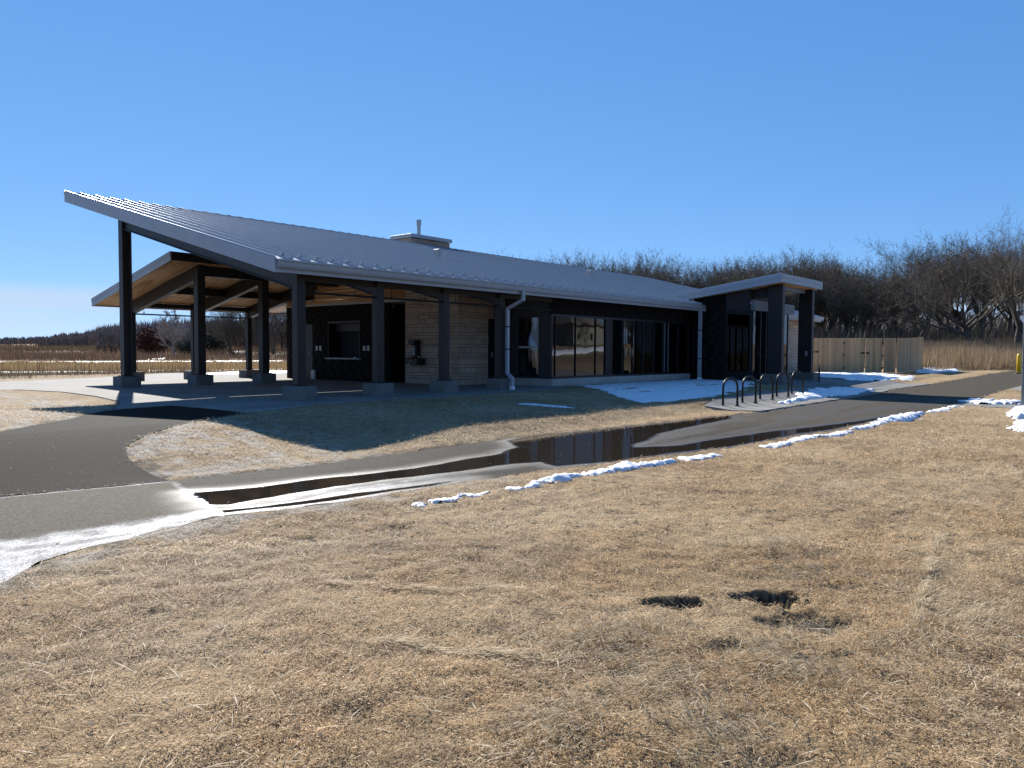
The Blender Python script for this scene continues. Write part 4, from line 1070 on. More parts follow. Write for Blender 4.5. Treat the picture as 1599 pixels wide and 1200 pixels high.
mm = MB(); mm.box(35.02, 35.10, 13.07, 15.74, .02, zp(15.7) - .275); mm.build('vestibule_side', MAT['panel'], B)
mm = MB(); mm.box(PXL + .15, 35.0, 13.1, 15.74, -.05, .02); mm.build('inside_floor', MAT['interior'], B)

# ---------- chimney and vents
mm = MB(); mm.box(24.68, 27.13, 26.76, 28.0, 4.5, 6.42); ch = mm.build('chimney', MAT['mortar'], B)
stonework(ch, 26.72, 28.0, 5.75, lambda y: 6.41, 24.68, 'x', courses=(.13, .09, .16), lmin=.3, lmax=.6)
stonework(ch, 24.64, 27.17, 5.75, lambda y: 6.41, 26.76, 'y', courses=(.13, .09, .16), lmin=.3, lmax=.7)
mm = MB(); mm.bbox(24.56, 27.24, 26.62, 28.1, 6.43, 6.60, .01); mm.build('chimney_cap', MAT['trim'], ch)
mm = MB(); mm.tube([(25.75, 27.4, 6.58), (25.75, 27.4, 7.25)], .085, 12); mm.build('flue', MAT['trim'], ch)
mm = MB(); mm.tube([(25.75, 27.4, 7.16), (25.75, 27.4, 7.44)], .115, 12); mm.build('flue_cap', MAT['trim'], ch)
for (x, y, h, w) in ((20.70, 21.0, .30, .16), (31.95, 21.7, .30, .22)):
    z = zt(y); mm = MB(); mm.bbox(x - w / 2, x + w / 2, y - .14, y + .14, z - .05, z + h, .012); mm.build('roof_vent', MAT['outlet'], B)

# ------------------------------------------------------------------ drinking fountain on the stone wall
fx, fy = WX - .0, 20.28
D = thing('drinking_fountain', 'black wall-mounted drinking fountain with bottle filler on the buff stone wall', 'drinking fountain', (fx, fy, .68))
mm = MB(); mm.bbox(fx - .46, fx - .005, fy - .30, fy + .05, .68, .93, .025); mm.bbox(fx - .44, fx - .005, fy + .05, fy + .34, .74, .95, .02); mm.build('basin', MAT['black'], D)
mm = MB(); mm.bbox(fx - .22, fx - .005, fy - .02, fy + .22, .95, 1.40, .015); mm.build('column', MAT['black'], D)
mm = MB(); mm.bbox(fx - .34, fx - .005, fy - .05, fy + .28, 1.40, 1.58, .02); mm.build('filler_head', MAT['black'], D)
mm = MB(); mm.bbox(fx - .245, fx - .222, fy + .02, fy + .18, 1.03, 1.33, .006); mm.build('splash_plate', MAT['galv'], D)
for (dy, z) in ((.28, .86), (.12, .84), (.20, .76)):
    mm = MB(); mm.tube([(fx - .475, fy + dy - .1, z), (fx - .455, fy + dy - .1, z)], .025, 10); mm.build('push_button', MAT['outlet'], D)
mm = MB(); mm.tube([(fx - .25, fy - .18, .93), (fx - .25, fy - .18, .99), (fx - .29, fy - .18, 1.01)], .015, 8); mm.build('spout', MAT['outlet'], D)

# ------------------------------------------------------------------ bike racks
def rack():
    t = thing('bike_rack', '', 'bike rack', (0, 0, 0), 0, 'row of bike racks')
    r_ = .26; H = .80; pts = [(-r_, 0, 0), (-r_, 0, H - r_)] + [(-r_ * math.cos(a), 0, H - r_ + r_ * math.sin(a)) for a in np.linspace(0, math.pi, 15)[1:-1]] + [(r_, 0, H - r_), (r_, 0, 0)]
    mm = MB(); mm.tube(pts, .032, 10); mm.build('hoop', MAT['black'], t, smooth=True)
    for sx in (-r_, r_):
        mm = MB(); mm.tube([(sx, 0, 0), (sx, 0, .012)], .075, 14); mm.tube([(sx, 0, .01), (sx, 0, .15)], .036, 10)
        for a in (0, math.pi / 2, math.pi, 3 * math.pi / 2): mm.tube([(sx + .055 * math.cos(a), .055 * math.sin(a), .01), (sx + .055 * math.cos(a), .055 * math.sin(a), .024)], .009, 6)
        mm.build('foot', MAT['black'], t)
    return t
rk = rack()
RACK = [((20.71, 9.49), (21.20, 9.27)), ((22.05, 9.51), (22.73, 9.34)), ((23.61, 9.61), (24.31, 9.42)), ((25.16, 9.67), (25.79, 9.47)), ((26.69, 9.73), (27.49, 9.58))]
RL = ['black hoop bike rack at the left end of the row, nearest the camera', 'black hoop bike rack, second from the left of the row', 'black hoop bike rack in the middle of the row', 'black hoop bike rack, second from the right of the row', 'black hoop bike rack at the far right end, below the entrance post']
for i, (a, b_) in enumerate(RACK):
    cx, cy = (a[0] + b_[0]) / 2, (a[1] + b_[1]) / 2; ang = R(-24) + random.uniform(-.03, .03)
    loc = (cx, cy, float(terr(cx, cy)) + .032)
    if i == 0: rk.location = loc; rk.rotation_euler = (0, 0, ang); rk['label'] = RL[0]
    else: dup_tree(rk, loc, ang, label=RL[i])
mm = MB(); mm.bbox(-.03, .03, -.03, .03, 0, .62, .008); mm.tube([(0, 0, .62), (0, 0, .70), (.09, 0, .74)], .016, 8)
hb = mm.build('hose_bib', MAT['black'], None, label='thin black hose post standing behind the last bike rack', category='hose post'); hb.location = (34.0, 11.2, float(terr(34.0, 11.2)) + .02)

# ------------------------------------------------------------------ fence round the bin store
A_, B_, C_ = Vector((49.2, 17.1)), Vector((52.03, 12.45)), Vector((56.2, 11.9))
FN = thing('wooden_fence', 'new tan board fence with gates round the bin yard right of the entrance', 'fence', (A_.x, A_.y, float(terr(A_.x, A_.y))))
bb = MB(); bb.prism_xz([(0, 0), (.138, 0), (.138, 2.10), (.115, 2.135), (.023, 2.135), (0, 2.10)], 0, .02)
first = None; frng = random.Random(4)
def fence_run(P, Q, gates=()):
    global first
    d = (Q - P).normalized(); L_ = (Q - P).length; ang = math.atan2(d.y, d.x); s = 0
    nrm = Vector((d.y, -d.x))
    while s < L_ - .1:
        if any(abs(s - g) < .03 for g in gates): s += .045; continue
        pt = P + d * s + nrm * frng.uniform(0, .012); z = float(terr(pt.x, pt.y)) + .03 + frng.uniform(-.006, .006)
        if first is None: first = bb.build('board', MAT['fence'], FN); o_ = first
        else: o_ = dup(first, FN)
        o_.location = (pt.x, pt.y, z); o_.rotation_euler = (frng.uniform(-.004, .004), 0, ang); o_['tone'] = frng.random()
        s += .1415
    for zz in (.35, 1.05, 1.8):
        a, b2 = P + nrm * -.05, Q + nrm * -.05; mm = MB()
        za, zb = float(terr(P.x, P.y)) + zz, float(terr(Q.x, Q.y)) + zz
        n3 = Vector((nrm.x, nrm.y, 0)) * .02
        vs = []
        for (q, z) in ((a, za), (b2, zb)):
            for sx, sz in ((-1, -.045), (1, -.045), (1, .045), (-1, .045)): vs.append(Vector((q.x, q.y, z + sz)) + n3 * sx)
        mm.add(vs, [(3, 2, 1, 0), (4, 5, 6, 7), (0, 1, 5, 4), (1, 2, 6, 5), (2, 3, 7, 6), (3, 0, 4, 7)]); mm.build('fence_rail', MAT['fence'], FN)
fence_run(A_, B_, (.32, 1.62, 2.32, 3.55, 4.6))
fence_run(B_, C_)
d = (B_ - A_).normalized(); nr = Vector((d.y, -d.x))
if nr.dot(Vector((-1, 0))) < 0: nr = -nr
for s, zz in ((.55, 1.30), (3.56, 1.24)):
    mm = MB(); q = A_ + d * s + nr * .05; z = float(terr(q.x, q.y)) + zz
    for k in (-1, 1):
        c = q + d * k * .14
        mm.bbox(c.x - .03, c.x + .03, c.y - .10, c.y + .10, z - .045, z + .045, .006)
    mm.build('gate_latch', MAT['hinge'], FN)
for s in (2.3, 4.58):
    for zz in (.3, 1.1, 1.85):
        mm = MB(); q = A_ + d * s + nr * .05; z = float(terr(q.x, q.y)) + zz; mm.bbox(q.x - .025, q.x + .025, q.y - .03, q.y + .03, z - .06, z + .06, .005); mm.build('hinge', MAT['hinge'], FN)

# ------------------------------------------------------------------ grey post at the right edge, yellow bollard
pz = float(terr(25.93, 2.87))
LP = thing('light_post', 'square grey post with a pale bracket, cut by the right edge of the picture', 'post', (25.93, 2.87, pz))
mm = MB(); mm.bbox(25.85, 26.01, 2.79, 2.95, pz - .3, 3.3, .012); mm.build('shaft', MAT['galv'], LP)
mm = MB(); mm.bbox(25.80, 26.06, 2.74, 3.00, pz - .1, pz + .05, .02); mm.build('base', MAT['pier'], LP)
mm = MB(); mm.prism_yz([(2.95, 2.05), (3.03, 2.18), (3.03, 2.25), (2.73, 2.25), (2.73, 2.18), (2.81, 2.05)], 25.78, 25.849); mm.build('bracket', MAT['white'], LP)
bx, by = 54.3, 6.35; bz = float(terr(bx, by))
BO = thing('bollard', 'yellow bollard with a rounded top at the far end of the path', 'bollard', (bx, by, bz))
mm = MB(); mm.tube([(bx, by, bz - .1), (bx, by, bz + 1.05), (bx, by, bz + 1.14), (bx, by, bz + 1.19)], [.11, .11, .085, .03], 14); mm.build('sleeve', MAT['yellow'], BO, smooth=True)
mm = MB(); mm.tube([(bx, by, bz - .1), (bx, by, bz + .05)], .2, 14); mm.build('footing', MAT['pier'], BO)

# ------------------------------------------------------------------ bare trees
def tree_parts(seed, H, spread=1.0, trunk_h=.22, nl=5, upw=.25, trunk_r=None, fine=1.0, dens=1.0, droop=0.0, leader=False):
    g = np.random.default_rng(seed); TV = []; TF = []; CV = []; CF = []
    def tube(Vl, Fl, P, rs, n):
        base = len(Vl); prev = None
        for i, p in enumerate(P):
            dd = P[min(i + 1, len(P) - 1)] - P[max(i - 1, 0)]; dd = dd / (np.linalg.norm(dd) + 1e-9)
            a = np.cross(dd, [0.31, .77, .55]) if prev is None else prev - dd * prev.dot(dd)
            a = a / (np.linalg.norm(a) + 1e-9); prev = a; b_ = np.cross(dd, a)
            for k in range(n):
                t = 2 * math.pi * k / n; Vl.append(p + (a * math.cos(t) + b_ * math.sin(t)) * rs[i])
        for i in range(len(P) - 1):
            for k in range(n):
                k2 = (k + 1) % n; q = (base + i * n + k, base + i * n + k2, base + (i + 1) * n + k2, base + (i + 1) * n + k)
                Fl.append((q[0], q[1], q[2])); Fl.append((q[0], q[2], q[3]))
    def rdir(d, ang):
        a = np.cross(d, g.normal(size=3)); a /= np.linalg.norm(a) + 1e-9
        v = d * math.cos(ang) + a * math.sin(ang); return v / np.linalg.norm(v)
    tr = trunk_r or H * .022
    stack = [(np.zeros(3), np.array([g.normal(0, .05), g.normal(0, .05), 1.0]), H * (trunk_h + .12) if not leader else H * .9, tr, 0)]
    while stack:
        p, d, L_, r, lv = stack.pop()
        d = d / np.linalg.norm(d)
        n = [6, 6, 5, 4, 3][lv]; P = [p]; D_ = [d]
        for i in range(n):
            w = [.05, .075, .10, .14, .18][lv]
            d = d + g.normal(0, w, 3) + np.array([0, 0, upw * [.1, .26, .30, .26, .15][lv] - droop * lv * .04]); d /= np.linalg.norm(d)
            P.append(P[-1] + d * L_ / n); D_.append(d)
        endf = [.62 if not leader else .1, .32, .3, .35, .3][lv]
        rs = [r * (1 - (1 - endf) * i / n) for i in range(n + 1)]
        if lv == 0: rs[0] *= 1.35
        if lv <= 3:
            tube(TV if lv <= 1 else CV, TF if lv <= 1 else CF, P, rs, [8, 6, 4, 3][lv])
        else:
            w = .0075 * fine; a = np.cross(D_[1], g.normal(size=3)); a /= np.linalg.norm(a) + 1e-9
            b0 = len(CV); m_ = len(P) // 2
            CV += [P[0] - a * w, P[0] + a * w, P[m_] + a * w * .8, P[m_] - a * w * .8, P[-1]]
            CF += [(b0, b0 + 1, b0 + 2), (b0, b0 + 2, b0 + 3), (b0 + 3, b0 + 2, b0 + 4)]
            for c in range(4):
                k = 1 + c % (len(P) - 1); q = P[k - 1] + (P[k] - P[k - 1]) * g.random(); dd = rdir(D_[k], R(48) * g.uniform(.6, 1.3)); e_ = q + dd * L_ * g.uniform(.35, .75); b0 = len(CV)
                a = np.cross(dd, g.normal(size=3)); a /= np.linalg.norm(a) + 1e-9
                CV += [q - a * w * .75, q + a * w * .75, e_]; CF.append((b0, b0 + 1, b0 + 2))
        if lv < 4:
            nc = [nl, 7, 6, 6][lv]; nc = max(2, int(round(nc * (dens if lv else 1) + g.uniform(-.8, .8)))) if not (leader and lv == 0) else nl * 3
            for c in range(nc):
                lo = [.62, .25, .2, .12][lv] if not leader else [.22, .25, .2, .1][lv]
                t = lo + (1 - lo) * (c + g.uniform(.2, 1)) / nc
                if c == nc - 1: t = 1.0
                i = min(int(t * n), n - 1); q = P[i] + (P[i + 1] - P[i]) * (t * n - i)
                ang = [R(40) * spread, R(42), R(48), R(52)][lv] * g.uniform(.55, 1.25)
                if leader and lv == 0: ang = R(52) * g.uniform(.8, 1.2)
                if c == nc - 1 and lv > 0: ang *= .35
                fr = [(1.0 - trunk_h) * .72 / (trunk_h + .12), .50, .50, .50][lv] * g.uniform(.75, 1.15)
                if leader and lv == 0: fr = .36 * (1.25 - t)
                rr = rs[min(int(t * n), n)] * [.58, .50, .45, .5][lv]
                stack.append((q, rdir(D_[min(i + 1, n)], ang), L_ * fr, rr, lv + 1))
        elif lv == 4:
            pass
    # extra fine twig ends, cheap single triangles along the outer wood
    CV_ = np.array(CV); nT = len(CF)
    return np.array(TV), np.array(TF), CV_, np.array(CF)
def make_tree(name, label, seed, H, group, barkm, twigm, **k):
    t = thing(name, label, 'tree', (0, 0, 0), 0, group)
    TV, TF, CV, CF = tree_parts(seed, H, **k)
    zmax = max(CV[:, 2].max(), TV[:, 2].max()); s = H / zmax
    TV = TV * s; CV = CV * s; TV[:, 2] -= .1
    obj('trunk', np_mesh('trunk', TV, TF), barkm, t); obj('crown', np_mesh('crown', CV, CF), twigm, t)
    return t
WG = 'bare trees of the wood behind the building'
WL = 'bare brown tree in the dense winter wood behind the building'
protos = [make_tree('bare_tree', WL, 11, 13, WG, MAT['bark'], MAT['twig'], spread=1.0, nl=6, fine=2.1, dens=1.1),
          make_tree('bare_tree', WL, 12, 12, WG, MAT['bark'], MAT['twig'], spread=.8, nl=5, fine=2.1, dens=1.15, trunk_h=.26),
          make_tree('bare_tree', WL, 13, 14, WG, MAT['bark'], MAT['twig'], spread=1.2, nl=6, fine=2.1, dens=1.0),
          make_tree('bare_tree', WL, 14, 11, WG, MAT['bark'], MAT['twig'], spread=.9, nl=7, fine=2.1, dens=1.2, trunk_h=.12),
          make_tree('bare_tree', WL, 15, 13, WG, MAT['bark'], MAT['twig'], spread=.7, nl=4, fine=2.1, dens=1.1, trunk_h=.34)]
used = [False] * len(protos)
def at_px(px, dist):
    """ground point on the bearing of a pixel column, at a distance along the view"""
    f = Vector((math.cos(YAW), math.sin(YAW))); r_ = Vector((math.sin(YAW), -math.cos(YAW)))
    q = f * dist + r_ * dist * (px - 799.5) / F_PX; return q.x, q.y
def put(pi, x, y, s, rot, label=None, group=None):
    loc = (x, y, float(terr(x, y)) - .1)
    if not used[pi] and label is None:
        used[pi] = True; t = protos[pi]; t.location = loc; t.rotation_euler = (0, 0, rot); t.scale = (s, s, s * 1.0); return t
    return dup_tree(protos[pi], loc, rot, (s, s, s), label, group)
trng = random.Random(21)
# skyline height in the photograph along the pixel columns
SKY_PX = [740, 780, 815, 860, 920, 960, 1000, 1050, 1100, 1150, 1200, 1250, 1290, 1340, 1380, 1420, 1470, 1540, 1600, 1700]
SKY_Y = [395, 392, 400, 402, 388, 400, 388, 403, 405, 398, 392, 382, 392, 398, 402, 385, 358, 350, 352, 350]
for row, (d0, n, jit, pmax) in enumerate([(88, 28, 4, 1740), (97, 30, 5, 1740), (108, 30, 5, 1740), (122, 30, 6, 1740), (93, 26, 3, 1310), (114, 26, 4, 1310)]):
    for i in range(n):
        px = 735 + (pmax - 735) * (i + trng.uniform(.1, .9)) / n
        dd = d0 + trng.uniform(-jit, jit) - 6 * float(sstep(1350, 1500, px))
        if px > 1400 and trng.random() < .45: continue
        if row < 1 and px > 1440: dd += 14
        x, y = at_px(px, dd); topy = np.interp(px, SKY_PX, SKY_Y) + trng.uniform(-8, 16)
        hor = 544.2 + (px / 1599) * 7.4
        H = (hor - topy) * dd / F_PX + CAM_Z - float(terr(x, y))
        pi = trng.randrange(5); tz = put(pi, x, y, H / [13, 12, 14, 11, 13][pi], trng.uniform(0, 6.28))
        zone = 'above the long grey roof' if px < 1060 else 'behind the entrance roof' if px < 1285 else 'behind the wooden fence' if px < 1445 else 'beyond the weedy field at right'
        tz['label'] = ('bare tree at the front of the wood ' if row in (0, 1, 4) else 'bare tree deeper in the wood ') + zone
# trees seen under the porch roof, on the far slope
for i in range(26):
    px = 330 + 400 * (i + trng.uniform(0, 1)) / 26; dd = trng.uniform(100, 150); x, y = at_px(px, dd)
    pi = trng.randrange(5); put(pi, x, y, trng.uniform(8, 11.5) / 13, trng.uniform(0, 6.28), 'bare tree of the dark wood seen under the porch roof', 'trees of the wood seen through the porch')
# the big spreading oak
oak = make_tree('oak_tree', 'big bare oak with spreading crooked limbs, tallest tree at the right', 31, 15.5, None, MAT['bark'], MAT['twig'], spread=1.35, nl=8, fine=1.2, dens=1.1, trunk_h=.16, trunk_r=.50, upw=.3)
x, y = at_px(1510, 76); oak.location = (x, y, float(terr(x, y)) - .2); oak.rotation_euler = (0, 0, 2.2)
oz = float(terr(x, y)); oak.scale = (1, 1, ((550.5 - 353) * 76 / F_PX + CAM_Z - oz) / 15.5)
x, y = at_px(1588, 72); o2 = dup_tree(oak, (x, y, float(terr(x, y)) - .2), 4.4, (.95, .95, .95), 'bare tree with a thick forked trunk at the right edge of the picture')
pale = make_tree('bare_tree', 'pale bare tree standing alone in the field, seen between the porch posts', 41, 8, None, MAT['palebark'], MAT['palebark'], spread=.8, nl=5, fine=2.2, leader=True, trunk_h=.2)
x, y = at_px(272, 102); pale.location = (x, y, float(terr(x, y)) - .1); pale.scale = (.9, .9, .86)
# russet oak that keeps its leaves, and dark evergreens beside it
def leafy(name, label, px, dist, H, Wd, mat, seed, n=2600, size=.16, low=.05):
    g = np.random.default_rng(seed); x, y = at_px(px, dist); t = thing(name, label, 'tree', (0, 0, 0), 0, None)
    mm = MB(); mm.tube([(0, 0, -.1), (0, 0, H * .4), (0, 0, H * .8)], [.14, .10, .03], 6); mm.build('trunk', MAT['bark'], t)
    u = g.normal(size=(n, 3)); u /= np.linalg.norm(u, axis=1)[:, None]; rr = g.random(n) ** .45
    C = u * rr[:, None] * np.array([Wd / 2, Wd / 2, H * (1 - low) / 2]); C[:, 2] += H * (.5 + low / 2)
    lump = .72 + .5 * fbm(u[:, 0] * 2 + 5, u[:, 2] * 2 + u[:, 1], 1.5, 3); C[:, :2] *= lump[:, None]
    a = g.normal(size=(n, 3)) * size; b_ = g.normal(size=(n, 3)) * size
    V = np.concatenate([C, C + a, C + b_]); F = np.stack([np.arange(n), np.arange(n) + n, np.arange(n) + 2 * n], 1)
    obj('crown', np_mesh('crown', V, F), mat, t); t.location = (x, y, float(terr(x, y))); return t
leafy('oak_tree', 'russet brown oak keeping its dead leaves, left of the pale bare tree', 236, 118, 4.6, 5.2, MAT['redleaf'], 51, 3200, .17)
leafy('evergreen_shrub', 'low dark evergreen right of the pale bare tree', 293, 112, 2.6, 3.4, MAT['evergreen'], 52, 1800, .13)
leafy('evergreen_shrub', 'dark evergreen bush between the two middle porch posts', 336, 120, 3.6, 4.2, MAT['evergreen'], 53, 2000, .15)

# ------------------------------------------------------------------ thickets, weeds, prairie, far woods: uncountable
def blades(n, X, Y, Z, L_, Wd, tilt, colr, name, mat, label, cat=None, curve=.25, grng=None, two=True, az=None):
    g = grng or rng; az = g.random(n) * 2 * math.pi if az is None else az
    dx = np.cos(az) * np.sin(tilt); dy = np.sin(az) * np.sin(tilt); dz = np.cos(tilt)
    px = -np.sin(az + g.normal(0, .5, n)); py = np.cos(az + g.normal(0, .5, n))
    b = np.stack([X, Y, Z], 1); d = np.stack([dx, dy, dz], 1); s = np.stack([px, py, np.zeros(n)], 1)
    mid = b + d * (L_ * .5)[:, None] + np.stack([np.zeros(n), np.zeros(n), L_ * curve * .35], 1)
    tip = b + d * L_[:, None] - np.stack([np.zeros(n), np.zeros(n), L_ * curve * .2 * np.sin(tilt)], 1)
    w = (Wd / 2)[:, None]
    i = np.arange(n)
    if two:
        V = np.concatenate([b, mid - s * w, mid + s * w, tip]); F = np.concatenate([np.stack([i, i + n, i + 2 * n], 1), np.stack([i + n, i + 3 * n, i + 2 * n], 1)]); rep = 4
    else:
        V = np.concatenate([b - s * w, b + s * w, tip]); F = np.stack([i, i + n, i + 2 * n], 1); rep = 3
    me = np_mesh(name, V, F); col = np.concatenate([np.tile(colr, (rep, 1)), np.ones((n * rep, 1))], 1)
    pt_attr(me, 'col', col, 'FLOAT_COLOR')
    return obj(name, me, mat, kind='stuff', label=label)
def fan(n, px0, px1, d0, d1, g, pw=1.0):
    """points spread over a wedge of the view between two distances"""
    px = g.uniform(px0, px1, n); dd = d0 + (d1 - d0) * g.random(n) ** pw
    fx_, fy_ = math.cos(YAW), math.sin(YAW); rx_, ry_ = math.sin(YAW), -math.cos(YAW); k = dd * (px - 799.5) / F_PX
    return fx_ * dd + rx_ * k, fy_ * dd + ry_ * k, px, dd
def pal(g, n, cols, wts=None):
    c = np.array(cols)[g.choice(len(cols), n, p=wts)]; return c * g.uniform(.75, 1.25, (n, 1))
g1 = np.random.default_rng(101)
# brush at the foot of the wood
n = 46000; X, Y, px, dd = fan(n, 700, 1760, 76, 112, g1)
dd2 = dd - 8 * sstep(1350, 1500, px)
hgt = g1.uniform(.6, 3.0, n) * (.5 + fbm(X, Y, .12, 3)); til = g1.uniform(0, .55, n)
blades(n, X, Y, terr(X, Y), hgt, g1.uniform(.03, .09, n), til, pal(g1, n, [(.060, .051, .040), (.085, .073, .056), (.11, .093, .070), (.075, .068, .058)]), 'brushwood', MAT['stalk'], 'tangled brown brush along the foot of the wood', two=False)
# weedy field right of the fence
n = 70000; X, Y, px, dd = fan(n, 1400, 1800, 50, 80, g1, .8); keep = (X > 56) & (Y > 5.2 + .03 * X); X, Y, dd = X[keep], Y[keep], dd[keep]; n = len(X)
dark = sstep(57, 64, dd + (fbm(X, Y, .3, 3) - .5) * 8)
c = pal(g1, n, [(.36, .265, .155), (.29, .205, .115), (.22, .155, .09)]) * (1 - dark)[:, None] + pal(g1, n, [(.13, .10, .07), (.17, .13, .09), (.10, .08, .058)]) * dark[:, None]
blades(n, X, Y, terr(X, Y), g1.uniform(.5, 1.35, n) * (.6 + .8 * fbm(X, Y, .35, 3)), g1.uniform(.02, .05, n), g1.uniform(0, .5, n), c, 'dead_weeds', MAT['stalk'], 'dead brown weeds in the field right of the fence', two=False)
n = 26000; X, Y, px, dd = fan(n, 1240, 1800, 48, 82, g1); keep = (X > 57.5) & (Y > 13); X, Y = X[keep], Y[keep]; n = len(X)
blades(n, X, Y, terr(X, Y), g1.uniform(.4, 1.2, n), g1.uniform(.02, .05, n), g1.uniform(0, .5, n), pal(g1, n, [(.13, .10, .07), (.18, .135, .09), (.09, .07, .05)]), 'dead_weeds', MAT['stalk'], 'dead weeds behind the wooden fence', two=False)
# prairie on the left: near weeds, tan band, dark band, far tan
def prairie(n, d0, d1, h0, h1, w0, w1, cols, label, px0=-150, px1=760, ymin=33.8, pat=.25):
    X, Y, px, dd = fan(n, px0, px1, d0, d1, g1); keep = (Y > ymin + .35 * np.clip(X - 9, 0, 12)) & (poly_sd(SLAB, X, Y) < -.25); X, Y = X[keep], Y[keep]; m_ = len(X)
    k = fbm(X, Y, pat, 4); keep = g1.random(m_) < sstep(.25, .6, k) * .85 + .15; X, Y, k = X[keep], Y[keep], k[keep]; m_ = len(X)
    blades(m_, X, Y, terr(X, Y), g1.uniform(h0, h1, m_) * (.55 + .9 * k), g1.uniform(w0, w1, m_), g1.uniform(0, .35, m_), pal(g1, m_, cols), 'prairie_grass', MAT['stalk'], label, two=False)
prairie(26000, 27, 44, .12, .55, .008, .02, [(.22, .165, .105), (.17, .125, .085), (.30, .23, .14), (.12, .09, .065)], 'short brown weeds along the far edge of the concrete')
prairie(60000, 47, 80, .22, .50, .014, .035, [(.42, .285, .125), (.50, .36, .18), (.35, .235, .11), (.25, .165, .085)], 'band of tall tan prairie grass behind the shelter')
prairie(50000, 89, 150, .5, 1.2, .03, .08, [(.13, .082, .056), (.17, .11, .07), (.10, .066, .05), (.22, .145, .085)], 'dark reddish brown band of dead prairie plants')
prairie(36000, 150, 330, .5, 1.3, .08, .22, [(.13, .085, .05), (.17, .115, .066), (.09, .064, .043)], 'far tan prairie below the hills', pat=.03)
n = 1500; X, Y, px, dd = fan(n, -120, 740, 33, 52, g1); keep = (Y > 34.5 + .35 * np.clip(X - 9, 0, 12)) & (poly_sd(SLAB, X, Y) < -.4); X, Y = X[keep], Y[keep]; n = len(X)
clump = g1.random(n) < sstep(.35, .65, fbm(X, Y, .5, 3)); X, Y = X[clump], Y[clump]; n = len(X)
blades(n, X, Y, terr(X, Y), g1.uniform(.7, 1.45, n), g1.uniform(.014, .03, n), g1.uniform(0, .22, n), pal(g1, n, [(.10, .065, .045), (.14, .095, .06), (.08, .06, .05)]), 'weed_stalks', MAT['stalk'], 'dark dead weed stalks standing before the tan prairie grass', two=False)
# far wooded hills: one mass
def far_wood(n, px0, px1, d0, d1, topf, cols, label, per=26, w=(.10, .35)):
    X, Y, px, dd = fan(n, px0, px1, d0, d1, g1); Z = terr(X, Y)
    hor = 544.2 + px / 1599 * 7.4; H = np.clip((hor - topf(px)) * dd / F_PX + CAM_Z - Z, 2, 40) * g1.uniform(.55, 1.0, n)
    m_ = n * per; i = np.repeat(np.arange(n), per); t = g1.random(m_) ** .8
    rad = H[i] * .26 * np.sqrt(np.clip(np.sin(np.pi * np.clip(t * .85 + .12, 0, 1)), 0, 1)); a = g1.random(m_) * 6.283; q = np.sqrt(g1.random(m_))
    bx_, by_, bz_ = X[i] + np.cos(a) * rad * q * .4, Y[i] + np.sin(a) * rad * q * .4, Z[i] + H[i] * t * .7
    c = np.array(cols)[g1.choice(len(cols), n)][i] * g1.uniform(.75, 1.25, (m_, 1))
    blades(m_, bx_, by_, bz_, H[i] * g1.uniform(.14, .36, m_), g1.uniform(*w, m_), g1.uniform(0, .75, m_), c, 'distant_wood', MAT['farwood'], label, two=False, az=a)
far_wood(2600, -150, 480, 330, 470, lambda p: np.interp(p, [-150, 0, 30, 75, 100, 130, 165, 200, 260, 480], [528, 525, 524, 523, 516, 516, 502, 499, 492, 486]), [(.15, .125, .13), (.18, .145, .14), (.13, .115, .125), (.20, .165, .15)], 'far bare woods on the low hill at the left horizon', 22, (.25, .75))  # bluish grey stands in for distant haze, put into the wood colour
far_wood(1100, 60, 480, 250, 330, lambda p: np.interp(p, [60, 90, 130, 165, 260, 480], [545, 524, 520, 508, 506, 500]), [(.135, .11, .105), (.165, .13, .118), (.11, .095, .095)], 'nearer bare woods running down from the hill at left', 26, (.18, .5))
far_wood(700, 150, 760, 128, 190, lambda p: np.interp(p, [150, 230, 300, 330, 470, 760], [535, 528, 520, 498, 488, 480]), [(.085, .068, .060), (.11, .086, .072), (.068, .056, .052), (.13, .105, .085)], 'bare woods filling the slope behind the porch', 40, (.10, .28))
far_wood(1300, 690, 1800, 126, 190, lambda p: np.interp(p, [690, 900, 1300, 1500, 1800], [478, 470, 466, 470, 470]), [(.075, .065, .055), (.095, .082, .068), (.06, .052, .046), (.11, .095, .078)], 'deeper bare wood behind the first rows of trees at right', 40, (.06, .16))
# snow left on a clearing of that slope
x, y = at_px(372, 126); zz = float(terr(x, y))
mm = MB(); gg = random.Random(3); cs = []
S([(at_px(357, 118)), (at_px(385, 118)), (at_px(386, 124)), (at_px(356, 124))], .5, .25, 30, 'bright snow patch in a clearing of the wood behind the porch', 1.0, 0, .3, ns=.6)
S([(at_px(232, 96)), (at_px(268, 104)), (at_px(262, 106)), (at_px(228, 98))], .35, .25, 31, 'thin snow streak on the field left of the pale tree', .6, 0, .3, ns=.6)

